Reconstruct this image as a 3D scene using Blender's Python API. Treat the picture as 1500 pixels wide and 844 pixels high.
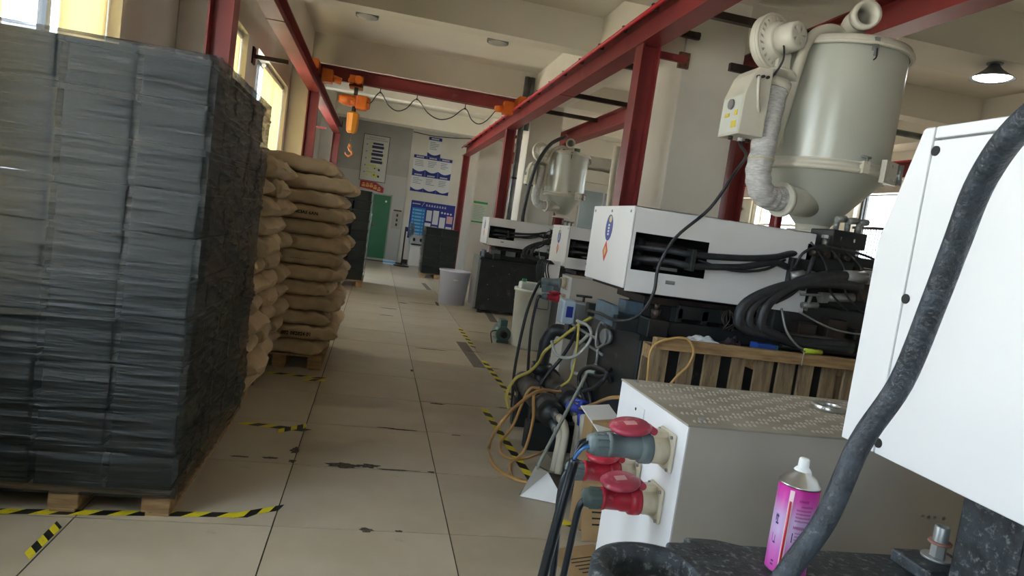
import bpy, bmesh, math, random
import numpy as np
from mathutils import Vector, Matrix

for o in list(bpy.data.objects):
    bpy.data.objects.remove(o)
scene = bpy.context.scene
COL = scene.collection

# ---------------- camera ----------------
cam_d = bpy.data.cameras.new('camera')
cam_d.sensor_width = 36.0
cam_d.lens = 23.835
cam_d.clip_start = 0.05
cam_d.clip_end = 300
cam = bpy.data.objects.new('camera', cam_d)
cam.location = (0, 0, 1.5)
cam.rotation_euler = (1.482894, -0.140397, -0.196022)
COL.objects.link(cam)
scene.camera = cam

# ---------------- view ----------------
vs = scene.view_settings
vs.view_transform = 'Standard'
vs.look = 'None'
vs.gamma = 1.0
vs.use_curve_mapping = False
vs.exposure = 0.92

# ---------------- world: bright hazy sky ----------------
w = bpy.data.worlds.new('sky')
scene.world = w
w.use_nodes = True
nt = w.node_tree
bg = nt.nodes['Background']
bg.inputs[0].default_value = (0.72, 0.86, 1.0, 1)
bg.inputs[1].default_value = 5.0

# sun high over the roof from the right-hand side: it lights the yard outside, not the hall
sun_d = bpy.data.lights.new('sun_offscreen', 'SUN')
sun_d.energy = 26
sun_d.angle = .01
sun_d.color = (1.0, .95, .86)
sun = bpy.data.objects.new('sun_offscreen', sun_d)
sun.rotation_euler = (math.radians(-8), math.radians(28), 0)
sun.location = (20, 0, 30)
COL.objects.link(sun)

# openings: left wall windows (Y ranges), right wall windows
WL = -1.72
WR = 9.0
YB = 20.7
YF = -12.0
ZC = 4.35
ZL0, ZL1 = 0.85, 3.32
LEFT_OPEN = [(-4.9, -1.2), (1.2, 4.85), (7.75, 8.72), (9.4, 12.25), (13.4, 17.3)]
RIGHT_OPEN = [(10.55, 11.75), (13.55, 15.25)]
ZR0, ZR1 = 1.1, 3.12


def portal(loc, rot, sx, sy, name='window_daylight'):
    d = bpy.data.lights.new(name, 'AREA')
    d.shape = 'RECTANGLE'
    d.size = sx
    d.size_y = sy
    d.cycles.is_portal = True
    o = bpy.data.objects.new(name, d)
    o.location = loc
    o.rotation_euler = rot
    COL.objects.link(o)


for a, b in LEFT_OPEN:
    portal((WL - 0.27, (a + b) / 2, (ZL0 + ZL1) / 2), (0, -math.pi / 2, 0), ZL1 - ZL0, b - a, 'window_left_offscreen' if (a + b) / 2 < 4 else 'window_daylight')
for a, b in RIGHT_OPEN:
    portal((WR + 0.27, (a + b) / 2, (ZR0 + ZR1) / 2), (0, math.pi / 2, 0), ZR1 - ZR0, b - a)


# ---------------- helpers ----------------
def lin(c):
    return tuple((x / 12.92 if x <= .04045 else ((x + .055) / 1.055) ** 2.4) for x in c)


def rgb(r, g, b):
    return lin((r / 255, g / 255, b / 255))


MATS = {}


def mat(name, col, rough=.5, metal=0., var=None, vscale=6., bump=0., bscale=60., stretch=(1, 1, 1), alpha=1., emis=0.,
        trans=0., coat=0., spec=.5, wear=None, wscale=4., wlo=.55, whi=.62, objrand=0., coords='Object', detail=4.):
    if name in MATS:
        return MATS[name]
    m = bpy.data.materials.new(name)
    m.use_nodes = True
    t = m.node_tree
    N, L = t.nodes, t.links
    p = N['Principled BSDF']
    p.inputs['Base Color'].default_value = (*col, 1)
    p.inputs['Roughness'].default_value = rough
    p.inputs['Metallic'].default_value = metal
    p.inputs['Alpha'].default_value = alpha
    p.inputs['Specular IOR Level'].default_value = spec
    p.inputs['Coat Weight'].default_value = coat
    p.inputs['Transmission Weight'].default_value = trans
    if emis:
        p.inputs['Emission Color'].default_value = (*col, 1)
        p.inputs['Emission Strength'].default_value = emis
    cur = None
    if var or bump or wear or objrand:
        tc = N.new('ShaderNodeTexCoord')
        mp = N.new('ShaderNodeMapping')
        mp.inputs['Scale'].default_value = stretch
        L.new(tc.outputs[coords], mp.inputs[0])
    if var:
        n = N.new('ShaderNodeTexNoise')
        n.inputs['Scale'].default_value = vscale
        n.inputs['Detail'].default_value = detail
        L.new(mp.outputs[0], n.inputs['Vector'])
        r = N.new('ShaderNodeMapRange')
        r.inputs['From Min'].default_value = .35
        r.inputs['From Max'].default_value = .65
        L.new(n.outputs['Fac'], r.inputs['Value'])
        x = N.new('ShaderNodeMix')
        x.data_type = 'RGBA'
        x.inputs['A'].default_value = (*col, 1)
        x.inputs['B'].default_value = (*var, 1)
        L.new(r.outputs[0], x.inputs['Factor'])
        cur = x.outputs['Result']
    if wear:
        n = N.new('ShaderNodeTexNoise')
        n.inputs['Scale'].default_value = wscale
        n.inputs['Detail'].default_value = 8
        n.inputs['Roughness'].default_value = .7
        L.new(mp.outputs[0], n.inputs['Vector'])
        r = N.new('ShaderNodeMapRange')
        r.inputs['From Min'].default_value = wlo
        r.inputs['From Max'].default_value = whi
        L.new(n.outputs['Fac'], r.inputs['Value'])
        x = N.new('ShaderNodeMix')
        x.data_type = 'RGBA'
        if cur:
            L.new(cur, x.inputs['A'])
        else:
            x.inputs['A'].default_value = (*col, 1)
        x.inputs['B'].default_value = (*wear, 1)
        L.new(r.outputs[0], x.inputs['Factor'])
        cur = x.outputs['Result']
    if objrand:
        oi = N.new('ShaderNodeObjectInfo')
        r = N.new('ShaderNodeMapRange')
        r.inputs['To Min'].default_value = 1 - objrand
        r.inputs['To Max'].default_value = 1 + objrand
        L.new(oi.outputs['Random'], r.inputs['Value'])
        h = N.new('ShaderNodeHueSaturation')
        L.new(r.outputs[0], h.inputs['Value'])
        if cur:
            L.new(cur, h.inputs['Color'])
        else:
            h.inputs['Color'].default_value = (*col, 1)
        cur = h.outputs['Color']
    if cur:
        L.new(cur, p.inputs['Base Color'])
        if emis:
            L.new(cur, p.inputs['Emission Color'])
    if bump:
        n = N.new('ShaderNodeTexNoise')
        n.inputs['Scale'].default_value = bscale
        n.inputs['Detail'].default_value = 5
        L.new(mp.outputs[0], n.inputs['Vector'])
        b = N.new('ShaderNodeBump')
        b.inputs['Strength'].default_value = bump
        b.inputs['Distance'].default_value = .02
        L.new(n.outputs['Fac'], b.inputs['Height'])
        L.new(b.outputs[0], p.inputs['Normal'])
    MATS[name] = m
    return m


ORG = {}


def setorg(o, v):
    ORG[o.name] = Vector(v)


def tag(o, label=None, cat=None, group=None, kind=None):
    if label:
        o['label'] = label
    if cat:
        o['category'] = cat
    if group:
        o['group'] = group
    if kind:
        o['kind'] = kind
    return o


def thing(name, loc, label, cat, group=None):
    o = bpy.data.objects.new(name, None)
    o.empty_display_size = .1
    o.location = loc
    COL.objects.link(o)
    setorg(o, loc)
    return tag(o, label, cat, group)


def frame_from(z, up=None):
    z = Vector(z).normalized()
    a = Vector((0, 0, 1)) if abs(z.z) < .95 else Vector((1, 0, 0))
    if up is not None:
        a = Vector(up)
    x = a.cross(z).normalized()
    y = z.cross(x)
    return Matrix((x, y, z)).transposed()


def spline(pts, n=8):
    """Catmull-Rom through the points"""
    P = [Vector(p) for p in pts]
    if len(P) < 3:
        return P
    Q = [P[0] * 2 - P[1]] + P + [P[-1] * 2 - P[-2]]
    out = []
    for i in range(1, len(Q) - 2):
        a, b, c, d = Q[i - 1], Q[i], Q[i + 1], Q[i + 2]
        for k in range(n):
            t = k / n
            out.append(.5 * ((2 * b) + (c - a) * t + (2 * a - 5 * b + 4 * c - d) * t * t + (3 * b - a - 3 * c + d) * t ** 3))
    out.append(P[-1])
    return out


class MB:
    def __init__(s):
        s.v = []
        s.f = []
        s.m = []
        s.s = []

    def add(s, vs, fs, mi=0, smooth=False):
        b = len(s.v)
        s.v += [Vector(v) for v in vs]
        for f in fs:
            s.f.append([b + i for i in f])
            s.m.append(mi)
            s.s.append(smooth)
        return s

    def box(s, x0, x1, y0, y1, z0, z1, mi=0):
        return s.add([(x, y, z) for z in (z0, z1) for y in (y0, y1) for x in (x0, x1)],
                     [(0, 2, 3, 1), (4, 5, 7, 6), (0, 1, 5, 4), (2, 6, 7, 3), (0, 4, 6, 2), (1, 3, 7, 5)], mi)

    def obox(s, c, size, rot, mi=0):
        hx, hy, hz = size[0] / 2, size[1] / 2, size[2] / 2
        c = Vector(c)
        R = rot if isinstance(rot, Matrix) else Matrix.Rotation(rot, 3, 'Z')
        return s.add([c + R @ Vector((x, y, z)) for z in (-hz, hz) for y in (-hy, hy) for x in (-hx, hx)],
                     [(0, 2, 3, 1), (4, 5, 7, 6), (0, 1, 5, 4), (2, 6, 7, 3), (0, 4, 6, 2), (1, 3, 7, 5)], mi)

    def beam(s, p0, p1, w, h, mi=0, up=None):
        p0, p1 = Vector(p0), Vector(p1)
        R = frame_from(p1 - p0, up)
        return s.obox((p0 + p1) / 2, (w, h, (p1 - p0).length), R, mi)

    def cyl(s, p0, p1, r0, r1=None, n=16, mi=0, cap=True, smooth=True):
        p0, p1 = Vector(p0), Vector(p1)
        r1 = r0 if r1 is None else r1
        R = frame_from(p1 - p0)
        vs = []
        for p, r in ((p0, r0), (p1, r1)):
            for i in range(n):
                a = 2 * math.pi * i / n
                vs.append(p + R @ Vector((r * math.cos(a), r * math.sin(a), 0)))
        s.add(vs, [(i, (i + 1) % n, n + (i + 1) % n, n + i) for i in range(n)], mi, smooth)
        if cap:
            b = len(s.v) - 2 * n
            s.f.append([b + i for i in range(n)][::-1])
            s.f.append([b + n + i for i in range(n)])
            s.m += [mi, mi]
            s.s += [False, False]
        return s

    def tube(s, pts, r, n=8, mi=0, sp=6, cap=True):
        P = spline(pts, sp) if sp else [Vector(p) for p in pts]
        k = len(P)
        rr = r if callable(r) else (lambda t: r)
        T = [(P[min(i + 1, k - 1)] - P[max(i - 1, 0)]).normalized() for i in range(k)]
        R = frame_from(T[0])
        x = R.col[0].copy()
        vs = []
        for i in range(k):
            x = (x - T[i] * x.dot(T[i]))
            if x.length < 1e-6:
                x = frame_from(T[i]).col[0].copy()
            x.normalize()
            y = T[i].cross(x)
            q = rr(i / (k - 1))
            for j in range(n):
                a = 2 * math.pi * j / n
                vs.append(P[i] + (x * math.cos(a) + y * math.sin(a)) * q)
        fs = [(i * n + j, i * n + (j + 1) % n, (i + 1) * n + (j + 1) % n, (i + 1) * n + j) for i in range(k - 1) for j in range(n)]
        s.add(vs, fs, mi, True)
        if cap:
            b = len(s.v) - k * n
            s.f.append([b + j for j in range(n)][::-1])
            s.f.append([b + (k - 1) * n + j for j in range(n)])
            s.m += [mi, mi]
            s.s += [False, False]
        return s

    def lathe(s, prof, o=(0, 0, 0), axis=(0, 0, 1), n=32, mi=0, smooth=True):
        """prof: (r, h) from the bottom up; closed where r=0"""
        o = Vector(o)
        R = frame_from(axis)
        vs = []
        for r, h in prof:
            for i in range(n):
                a = 2 * math.pi * i / n
                vs.append(o + R @ Vector((r * math.cos(a), r * math.sin(a), h)))
        fs = [(k * n + i, k * n + (i + 1) % n, (k + 1) * n + (i + 1) % n, (k + 1) * n + i) for k in range(len(prof) - 1) for i in range(n)]
        return s.add(vs, fs, mi, smooth)

    def prism(s, poly, o, R, d, mi=0):
        """poly: 2d outline in R's xy, extruded along R's z by d"""
        o = Vector(o)
        n = len(poly)
        vs = [o + R @ Vector((x, y, 0)) for x, y in poly] + [o + R @ Vector((x, y, d)) for x, y in poly]
        fs = [list(range(n))[::-1], list(range(n, 2 * n))] + [(i, (i + 1) % n, n + (i + 1) % n, n + i) for i in range(n)]
        return s.add(vs, fs, mi)

    def ring(s, c, axis, R_, r_, n=24, k=8, mi=0):
        """torus"""
        c = Vector(c)
        F = frame_from(axis)
        vs = []
        for i in range(n):
            a = 2 * math.pi * i / n
            d = F @ Vector((math.cos(a), math.sin(a), 0))
            z = F.col[2]
            for j in range(k):
                b = 2 * math.pi * j / k
                vs.append(c + d * (R_ + r_ * math.cos(b)) + z * (r_ * math.sin(b)))
        fs = [(i * k + j, ((i + 1) % n) * k + j, ((i + 1) % n) * k + (j + 1) % k, i * k + (j + 1) % k) for i in range(n) for j in range(k)]
        return s.add(vs, fs, mi, True)

    def build(s, name, ms, parent=None, bevel=0., seg=2, recalc=True):
        if not isinstance(ms, (list, tuple)):
            ms = [ms]
        if parent is not None:
            org = ORG[parent.name]
        else:
            xs = [v.x for v in s.v]
            ys = [v.y for v in s.v]
            org = Vector(((min(xs) + max(xs)) / 2, (min(ys) + max(ys)) / 2, min(v.z for v in s.v)))
        me = bpy.data.meshes.new(name)
        me.from_pydata([v - org for v in s.v], [], s.f)
        for m in ms:
            me.materials.append(m)
        me.polygons.foreach_set('material_index', s.m)
        me.polygons.foreach_set('use_smooth', s.s)
        if recalc:
            bm = bmesh.new()
            bm.from_mesh(me)
            bmesh.ops.recalc_face_normals(bm, faces=bm.faces)
            bm.to_mesh(me)
            bm.free()
        me.update()
        o = bpy.data.objects.new(name, me)
        COL.objects.link(o)
        if parent is not None:
            o.parent = parent
        else:
            o.location = org
        setorg(o, org)
        if bevel:
            b = o.modifiers.new('bevel', 'BEVEL')
            b.width = bevel
            b.segments = seg
            b.limit_method = 'ANGLE'
            b.angle_limit = .7
            if hasattr(b, 'harden_normals'):
                b.harden_normals = False
        return o


def copy_obj(o, parent=None, loc=None):
    c = o.copy()
    COL.objects.link(c)
    if parent is not None:
        c.parent = parent
    if loc is not None:
        c.location = loc
    return c


def text(body, name, m, parent, o, ax, ay, size, depth=.0006, align='CENTER'):
    """flat lettering lying on a surface: o = anchor, ax/ay = text directions"""
    cu = bpy.data.curves.new('lettering', 'FONT')
    cu.body = body
    cu.size = size
    cu.align_x = align
    cu.align_y = 'CENTER'
    cu.extrude = depth
    cu.resolution_u = 2
    t = bpy.data.objects.new('lettering', cu)
    COL.objects.link(t)
    dg = bpy.context.evaluated_depsgraph_get()
    me = bpy.data.meshes.new_from_object(t.evaluated_get(dg))
    bpy.data.objects.remove(t)
    ax = Vector(ax).normalized()
    ay = Vector(ay).normalized()
    R = Matrix((ax, ay, ax.cross(ay))).transposed()
    org = ORG[parent.name]
    for v in me.vertices:
        v.co = Vector(o) + R @ v.co - org
    me.materials.clear()
    me.materials.append(m)
    ob = bpy.data.objects.new(name, me)
    COL.objects.link(ob)
    ob.parent = parent
    setorg(ob, org)
    return ob


def cut_holes(o, cyls):
    """drill real holes: cyls = (p0, p1, r) in world coordinates"""
    c = MB()
    for p0, p1, r in cyls:
        c.cyl(p0, p1, r, n=12, smooth=False)
    k = c.build('cutter', o.data.materials[0])
    k.location = k.location
    for x in (o, k):
        bm = bmesh.new()
        bm.from_mesh(x.data)
        bmesh.ops.remove_doubles(bm, verts=bm.verts, dist=1e-6)
        bmesh.ops.dissolve_degenerate(bm, edges=bm.edges, dist=1e-6)
        bmesh.ops.recalc_face_normals(bm, faces=bm.faces)
        bm.to_mesh(x.data)
        bm.free()
    md = o.modifiers.new('holes', 'BOOLEAN')
    md.operation = 'DIFFERENCE'
    md.solver = 'EXACT'
    md.object = k
    bpy.context.view_layer.update()
    dg = bpy.context.evaluated_depsgraph_get()
    me = bpy.data.meshes.new_from_object(o.evaluated_get(dg))
    o.modifiers.clear()
    o.data = me
    bpy.data.objects.remove(k)


def struct(mb, name, m, bevel=0, label=None):
    o = mb.build(name, m, bevel=bevel)
    o['kind'] = 'structure'
    if label:
        o['label'] = label
    return o


# ---------------- materials ----------------
M_wall = mat('white_wall_paint', rgb(224, 221, 212), .75, var=rgb(211, 207, 196), vscale=1.2, bump=.08, bscale=25,
             wear=rgb(176, 164, 138), wscale=1.6, wlo=.66, whi=.8)
M_ceil = mat('ceiling_paint', rgb(230, 225, 212), .8, var=rgb(219, 213, 198), vscale=.7, bump=.06, bscale=18)
M_grayw = mat('grey_wall_paint', rgb(180, 178, 172), .7, var=rgb(168, 166, 160), vscale=1.5, bump=.05, bscale=20)
M_tile = mat('beige_floor_tile', rgb(187, 177, 158), .3, var=rgb(174, 163, 142), vscale=3., bump=.02, bscale=9,
             wear=rgb(150, 138, 116), wscale=5., wlo=.66, whi=.8, objrand=.05, spec=.45)
M_grout = mat('dark_grout', rgb(92, 84, 70), .9, var=rgb(60, 55, 48), vscale=20)
M_chip = mat('chipped_tile_gap', rgb(58, 52, 42), .95, var=rgb(105, 96, 80), vscale=60, bump=.6, bscale=120)
M_red = mat('dark_red_steel_paint', rgb(142, 54, 54), .42, var=rgb(124, 44, 46), vscale=2.5, bump=.03, bscale=30,
            wear=rgb(160, 92, 88), wscale=3., wlo=.62, whi=.78)
M_redpipe = mat('bright_red_conduit', rgb(190, 30, 48), .4)
M_dark = mat('dark_steel', rgb(52, 46, 44), .5, .4, var=rgb(72, 60, 54), vscale=8)
M_galv = mat('galvanised_steel', rgb(140, 146, 146), .4, .7, var=rgb(112, 118, 120), vscale=6)
M_steel = mat('bright_steel', rgb(190, 190, 186), .28, .9)
M_white = mat('white_machine_paint', rgb(228, 229, 230), .35, var=rgb(221, 222, 222), vscale=2., bump=.01, bscale=40, spec=.5)
M_blk = mat('black_machine_paint', rgb(30, 33, 34), .42, var=rgb(44, 48, 48), vscale=5., wear=rgb(84, 88, 86), wscale=7, wlo=.6, whi=.72)
M_blkc = mat('black_cast_iron', rgb(34, 37, 40), .55, var=rgb(56, 62, 66), vscale=30., bump=.12, bscale=160, wear=rgb(116, 120, 120), wscale=70, wlo=.54, whi=.66)
M_rub = mat('black_rubber_hose', rgb(36, 38, 42), .45, var=rgb(50, 53, 57), vscale=20., bump=.1, bscale=90)
M_hop = mat('grey_green_enamel', rgb(190, 193, 182), .28, .08, var=rgb(183, 186, 175), vscale=1.5, spec=.6)
M_hop2 = mat('cream_enamel', rgb(212, 209, 196), .35, var=rgb(202, 198, 182), vscale=4)
M_wood = mat('raw_pallet_wood', rgb(176, 146, 104), .75, var=rgb(140, 110, 76), vscale=5., stretch=(1.2, 8, 8), bump=.3, bscale=20,
             wear=rgb(88, 70, 52), wscale=6, wlo=.62, whi=.74)
M_wood2 = mat('grey_pallet_wood', rgb(158, 138, 108), .8, var=rgb(120, 102, 80), vscale=4., stretch=(8, 8, 1.2), bump=.3, bscale=20,
              wear=rgb(84, 72, 58), wscale=7, wlo=.58, whi=.7, objrand=.12)
M_sack = mat('brown_kraft_paper', rgb(206, 184, 150), .72, var=rgb(192, 168, 132), vscale=5., bump=.5, bscale=14, objrand=.07)
M_orange = mat('orange_paint', rgb(222, 116, 34), .4, var=rgb(200, 96, 26), vscale=6, wear=rgb(90, 50, 28), wscale=9, wlo=.64, whi=.72)
M_yel = mat('hazard_yellow', rgb(222, 206, 40), .5, wear=rgb(150, 140, 90), wscale=30, wlo=.58, whi=.7)
M_hblk = mat('hazard_black', rgb(32, 32, 30), .5, wear=rgb(80, 78, 70), wscale=30, wlo=.6, whi=.7)
M_plw = mat('white_plastic', rgb(230, 232, 232), .4)
M_crate = mat('black_green_plastic', rgb(24, 31, 30), .35, var=rgb(30, 38, 36), vscale=3., objrand=.25)
M_blackp = mat('matte_black', rgb(16, 17, 17), .6)
M_ink = mat('black_ink', rgb(40, 36, 32), .8)
M_grayp = mat('grey_plastic', rgb(124, 138, 140), .42, var=rgb(108, 122, 124), vscale=18)
M_redp = mat('red_plastic', rgb(186, 38, 58), .4, var=rgb(165, 32, 50), vscale=25, wear=rgb(196, 120, 116), wscale=18, wlo=.62, whi=.75)
M_cream = mat('aged_cream_plastic', rgb(214, 206, 184), .45, var=rgb(196, 184, 154), vscale=18)
M_navy = mat('navy_print', rgb(36, 52, 140), .5)


# ---------------- setting ----------------
random.seed(5)


def brick_floor():
    m = bpy.data.materials.new('distant_floor_tiles')
    m.use_nodes = True
    t = m.node_tree
    p = t.nodes['Principled BSDF']
    b = t.nodes.new('ShaderNodeTexBrick')
    tc = t.nodes.new('ShaderNodeTexCoord')
    b.offset = 0
    b.inputs['Color1'].default_value = (*rgb(187, 177, 158), 1)
    b.inputs['Color2'].default_value = (*rgb(180, 170, 150), 1)
    b.inputs['Mortar'].default_value = (*rgb(110, 100, 84), 1)
    b.inputs['Scale'].default_value = 1
    b.inputs['Brick Width'].default_value = .82
    b.inputs['Row Height'].default_value = .775
    b.inputs['Mortar Size'].default_value = .002
    t.links.new(tc.outputs['Object'], b.inputs['Vector'])
    t.links.new(b.outputs['Color'], p.inputs['Base Color'])
    p.inputs['Roughness'].default_value = .35
    return m


floor = struct(MB().box(WL - .25, WR + .25, YF - .25, YB + .25, -.15, -.006), 'floor', brick_floor())
floor['label'] = 'beige square tiled workshop floor with dark joints'
MB().box(WL, 4.63, 2.3, YB, -.0058, -.004).build('grout_bed', M_grout, floor)
tile_src = None
tw, tl = .8155, .7705
for i in range(-2, 6):
    for j in range(-1, 23):
        x0 = -.295 + .82 * i
        y0 = 3.115 + .775 * j
        if x0 < WL - .3 or y0 + .7 > YB:
            continue
        wx0 = max(x0, WL + .002)
        if wx0 > x0 + .01:
            t = MB().box(wx0 + .002, x0 + tw, y0 + .002, y0 + tl, -.005, 0).build('floor_tile', M_tile, floor)
            continue
        if tile_src is None:
            tile_src = MB().box(x0 + .002, x0 + tw, y0 + .002, y0 + tl, -.005, 0).build('floor_tile', M_tile, floor)
            tb = (x0, y0)
        else:
            copy_obj(tile_src, floor, (x0 - tb[0], y0 - tb[1], random.uniform(-.0008, .0008)))


def blob(mb, c, lx, ly, seed, ang=0., z0=.0008, th=.0015, n=22, jag=.35):
    rd = random.Random(seed)
    pl = []
    for i in range(n):
        a = 2 * math.pi * i / n
        r = 1 + rd.uniform(-jag, jag)
        x, y = lx * r * math.cos(a), ly * r * math.sin(a)
        pl.append((x * math.cos(ang) - y * math.sin(ang), x * math.sin(ang) + y * math.cos(ang)))
    mb.prism(pl, (c[0], c[1], z0), Matrix.Identity(3), th)
    return mb


chips = [((-0.020,3.920,0.000), .085, .035), ((0.128,3.935,0.000), .06, .028), ((0.287,3.898,0.000), .11, .008), ((0.497,3.901,-0.000), .02, .012),
         ((0.129,3.117,0.000), .036, .019), ((0.280,3.118,0.000), .016, .008), ((0.354,4.661,0.000), .085, .010), ((0.236,4.677,0.000), .06, .006),
         ((0.658,5.401,0.000), .055, .014), ((0.728,4.629,0.000), .03, .006), ((-0.311,4.113,0.000), .022, .05), ((-0.305,3.933,0.000), .02, .02),
         ((0.789,7.676,0.000), .17, .012), ((0.506,6.515,0.000), .012, .05), ((0.355,10.623,0.000), .12, .02), ((0.597,11.459,0.000), .06, .03), ((1.213,11.895,0.000), .03, .25),
         ((-0.434,3.963,0.000), .04, .012), ((1.375,6.962,0.000), .1, .012), ((0.294,9.881,0.000), .1, .015), ((1.227,5.449,0.000), .05, .008),
         ((-0.600,3.953,0.000), .05, .008), ((0.957,11.679,0.000), .2, .012), ((1.267,7.796,0.000), .1, .01), ((1.561,9.244,0.000), .12, .01)]
for k, (c, lx, ly) in enumerate(chips):
    blob(MB(), c, lx, ly, k).build('chipped_joint', M_chip, floor)

# ceiling and girders
struct(MB().box(WL - .25, WR + .25, YF - .25, YB + .25, ZC, ZC + .2), 'ceiling', M_ceil)
gi = 0
for y0, y1, zb in ((-.4, .0, 3.88), (2.6, 2.9, 3.9), (5.95, 6.6, 3.86), (8.72, 9.02, 3.9), (12.45, 13.1, 3.86), (15.2, 15.5, 3.9), (18.9, 19.5, 3.86)):
    struct(MB().box(WL, WR, y0, y1, zb, ZC + .02), 'trim_%d' % (gi + 1), M_ceil, label='cream painted concrete girder crossing the ceiling')
    gi += 1
for x0, x1 in ((2.55, 3.15), (WL, -1.41), (8.5, WR)):
    struct(MB().box(x0, x1, YF, YB, 3.84, ZC + .02), 'trim_%d' % (gi + 1), M_ceil, label='cream painted concrete girder running along the hall')
    gi += 1

# walls
mb = MB()
edges = [YF] + [v for ab in sorted(LEFT_OPEN) for v in ab] + [YB]
for k in range(0, len(edges), 2):
    mb.box(WL - .25, WL, edges[k], edges[k + 1], 0, ZC)
for a, b in LEFT_OPEN:
    mb.box(WL - .25, WL, a, b, 0, ZL0)
    mb.box(WL - .25, WL, a, b, ZL1, ZC)
struct(mb, 'wall_left', M_wall)
mb = MB()
edges = [YF] + [v for ab in sorted(RIGHT_OPEN) for v in ab] + [YB]
for k in range(0, len(edges), 2):
    mb.box(WR, WR + .25, edges[k], edges[k + 1], 0, ZC)
for a, b in RIGHT_OPEN:
    mb.box(WR, WR + .25, a, b, 0, ZR0)
    mb.box(WR, WR + .25, a, b, ZR1, ZC)
struct(mb, 'wall_right', M_wall)
struct(MB().box(WL - .25, WR + .25, YB, YB + .25, 0, ZC), 'wall_back', M_wall)
struct(MB().box(WL - .25, WR + .25, YF - .25, YF, 0, ZC), 'wall_front', M_wall)
struct(MB().box(-60, 60, -60, 80, -.35, -.16), 'ground', mat('pale_concrete_yard', rgb(205, 200, 188), .9), label='pale concrete yard outside the hall')

# pillars
for y in (5.98, 12.48, 18.9):
    struct(MB().box(2.55, 3.15, y, y + .6, 0, 3.9), 'pillar', M_wall, .01, 'white plastered square pillar beside the crane rail')
for y in (-.4, 5.98, 12.48, 18.9):
    struct(MB().box(WL, -1.41, y, y + .6, 0, 3.9), 'pillar', M_wall, .01, 'white plastered wall pier between windows')

# windows: frame and panes
M_alu = mat('window_frame_aluminium', rgb(70, 72, 74), .4, .5)
M_glass = mat('window_glass', rgb(240, 246, 248), .02, alpha=.08, spec=.5)
M_blind = bpy.data.materials.new('cream_blind_fabric')
M_blind.use_nodes = True
_t = M_blind.node_tree
_p = _t.nodes['Principled BSDF']
_p.inputs['Base Color'].default_value = (*rgb(242, 230, 198), 1)
_p.inputs['Roughness'].default_value = .9
_tr = _t.nodes.new('ShaderNodeBsdfTranslucent')
_tr.inputs[0].default_value = (*rgb(244, 230, 194), 1)
_mx = _t.nodes.new('ShaderNodeMixShader')
_mx.inputs[0].default_value = .5
_t.links.new(_p.outputs[0], _mx.inputs[1])
_t.links.new(_tr.outputs[0], _mx.inputs[2])
_t.links.new(_mx.outputs[0], _t.nodes['Material Output'].inputs[0])

wn = 1


def window(side, a, b, z0, z1, mull, m, rail=None):
    global wn
    x = (WL - .16) if side == 'L' else (WR + .16)
    o = struct(MB().box(x - .02, x + .02, a, b, z0, z0 + .05).box(x - .02, x + .02, a, b, z1 - .05, z1).box(x - .02, x + .02, a, a + .05, z0, z1)
               .box(x - .02, x + .02, b - .05, b, z0, z1), 'window_%d' % wn, m)
    wn += 1
    ys = [a + .05] + [a + (b - a) * q for q in mull] + [b - .05]
    for q in ys[1:-1]:
        MB().box(x - .022, x + .022, q - .025, q + .025, z0, z1).build('mullion', m, o)
    if rail:
        MB().box(x - .022, x + .022, a, b, rail - .025, rail + .025).build('transom', m, o)
    for k in range(len(ys) - 1):
        MB().box(x - .003, x + .003, ys[k], ys[k + 1], z0 + .05, z1 - .05).build('pane', M_glass, o)
    return o


window('L', *LEFT_OPEN[0], ZL0, ZL1, (.33, .67), M_alu)
window('L', *LEFT_OPEN[1], ZL0, ZL1, (.4, .83), M_alu)
window('L', *LEFT_OPEN[2], ZL0, ZL1, (), M_alu)
window('L', *LEFT_OPEN[3], ZL0, ZL1, (.33, .67), M_alu)
window('L', *LEFT_OPEN[4], ZL0, ZL1, (.33, .67), M_alu)
M_wfr = mat('white_window_frame', rgb(214, 212, 204), .5)
for a, b in RIGHT_OPEN:
    o = window('R', a, b, ZR0, ZR1, (.5,) if b - a > 1.3 else (.9,), M_alu if a > 10 and a < 12 else M_wfr, 2.45)

BLINDS = [(2.55, 3.66, 'cream roller blind hanging left of the bright bare window pane'), (4.22, 4.84, 'narrow cream roller blind between the bright bare pane and white wall'),
          (7.77, 8.7, 'cream roller blind beside the grey wall pier and red post'), (10.35, 12.23, 'wide cream roller blind next to the bare pane with dark frame'),
          (16.2, 17.28, 'cream roller blind by the far red post')]
for a, b, lb in BLINDS:
    r = thing('roller_blind', (WL - .1, (a + b) / 2, ZL0), lb, 'blind')
    MB().box(WL - .085, WL - .08, a, b, ZL0 + .02, ZL1 - .06).build('fabric', M_blind, r)
    MB().cyl((WL - .085, a, ZL1 - .04), (WL - .085, b, ZL1 - .04), .03, n=12).build('roller', M_hop2, r)
    MB().box(WL - .095, WL - .07, a, b, ZL0, ZL0 + .03).build('bottom_bar', M_hop2, r)

# window bars on the right-hand wall
r = thing('window_railing', (WR + .06, 11.15, ZR0), 'dark thin barred railing across the lower part of window', 'railing')
for k in range(16):
    y = 10.6 + k * 1.1 / 15
    MB().cyl((WR + .06, y, ZR0), (WR + .06, y, 2.45), .008, n=6).build('bar', M_dark, r)
MB().box(WR + .04, WR + .08, 10.55, 11.75, 2.42, 2.47).build('top_bar', M_dark, r)

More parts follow.
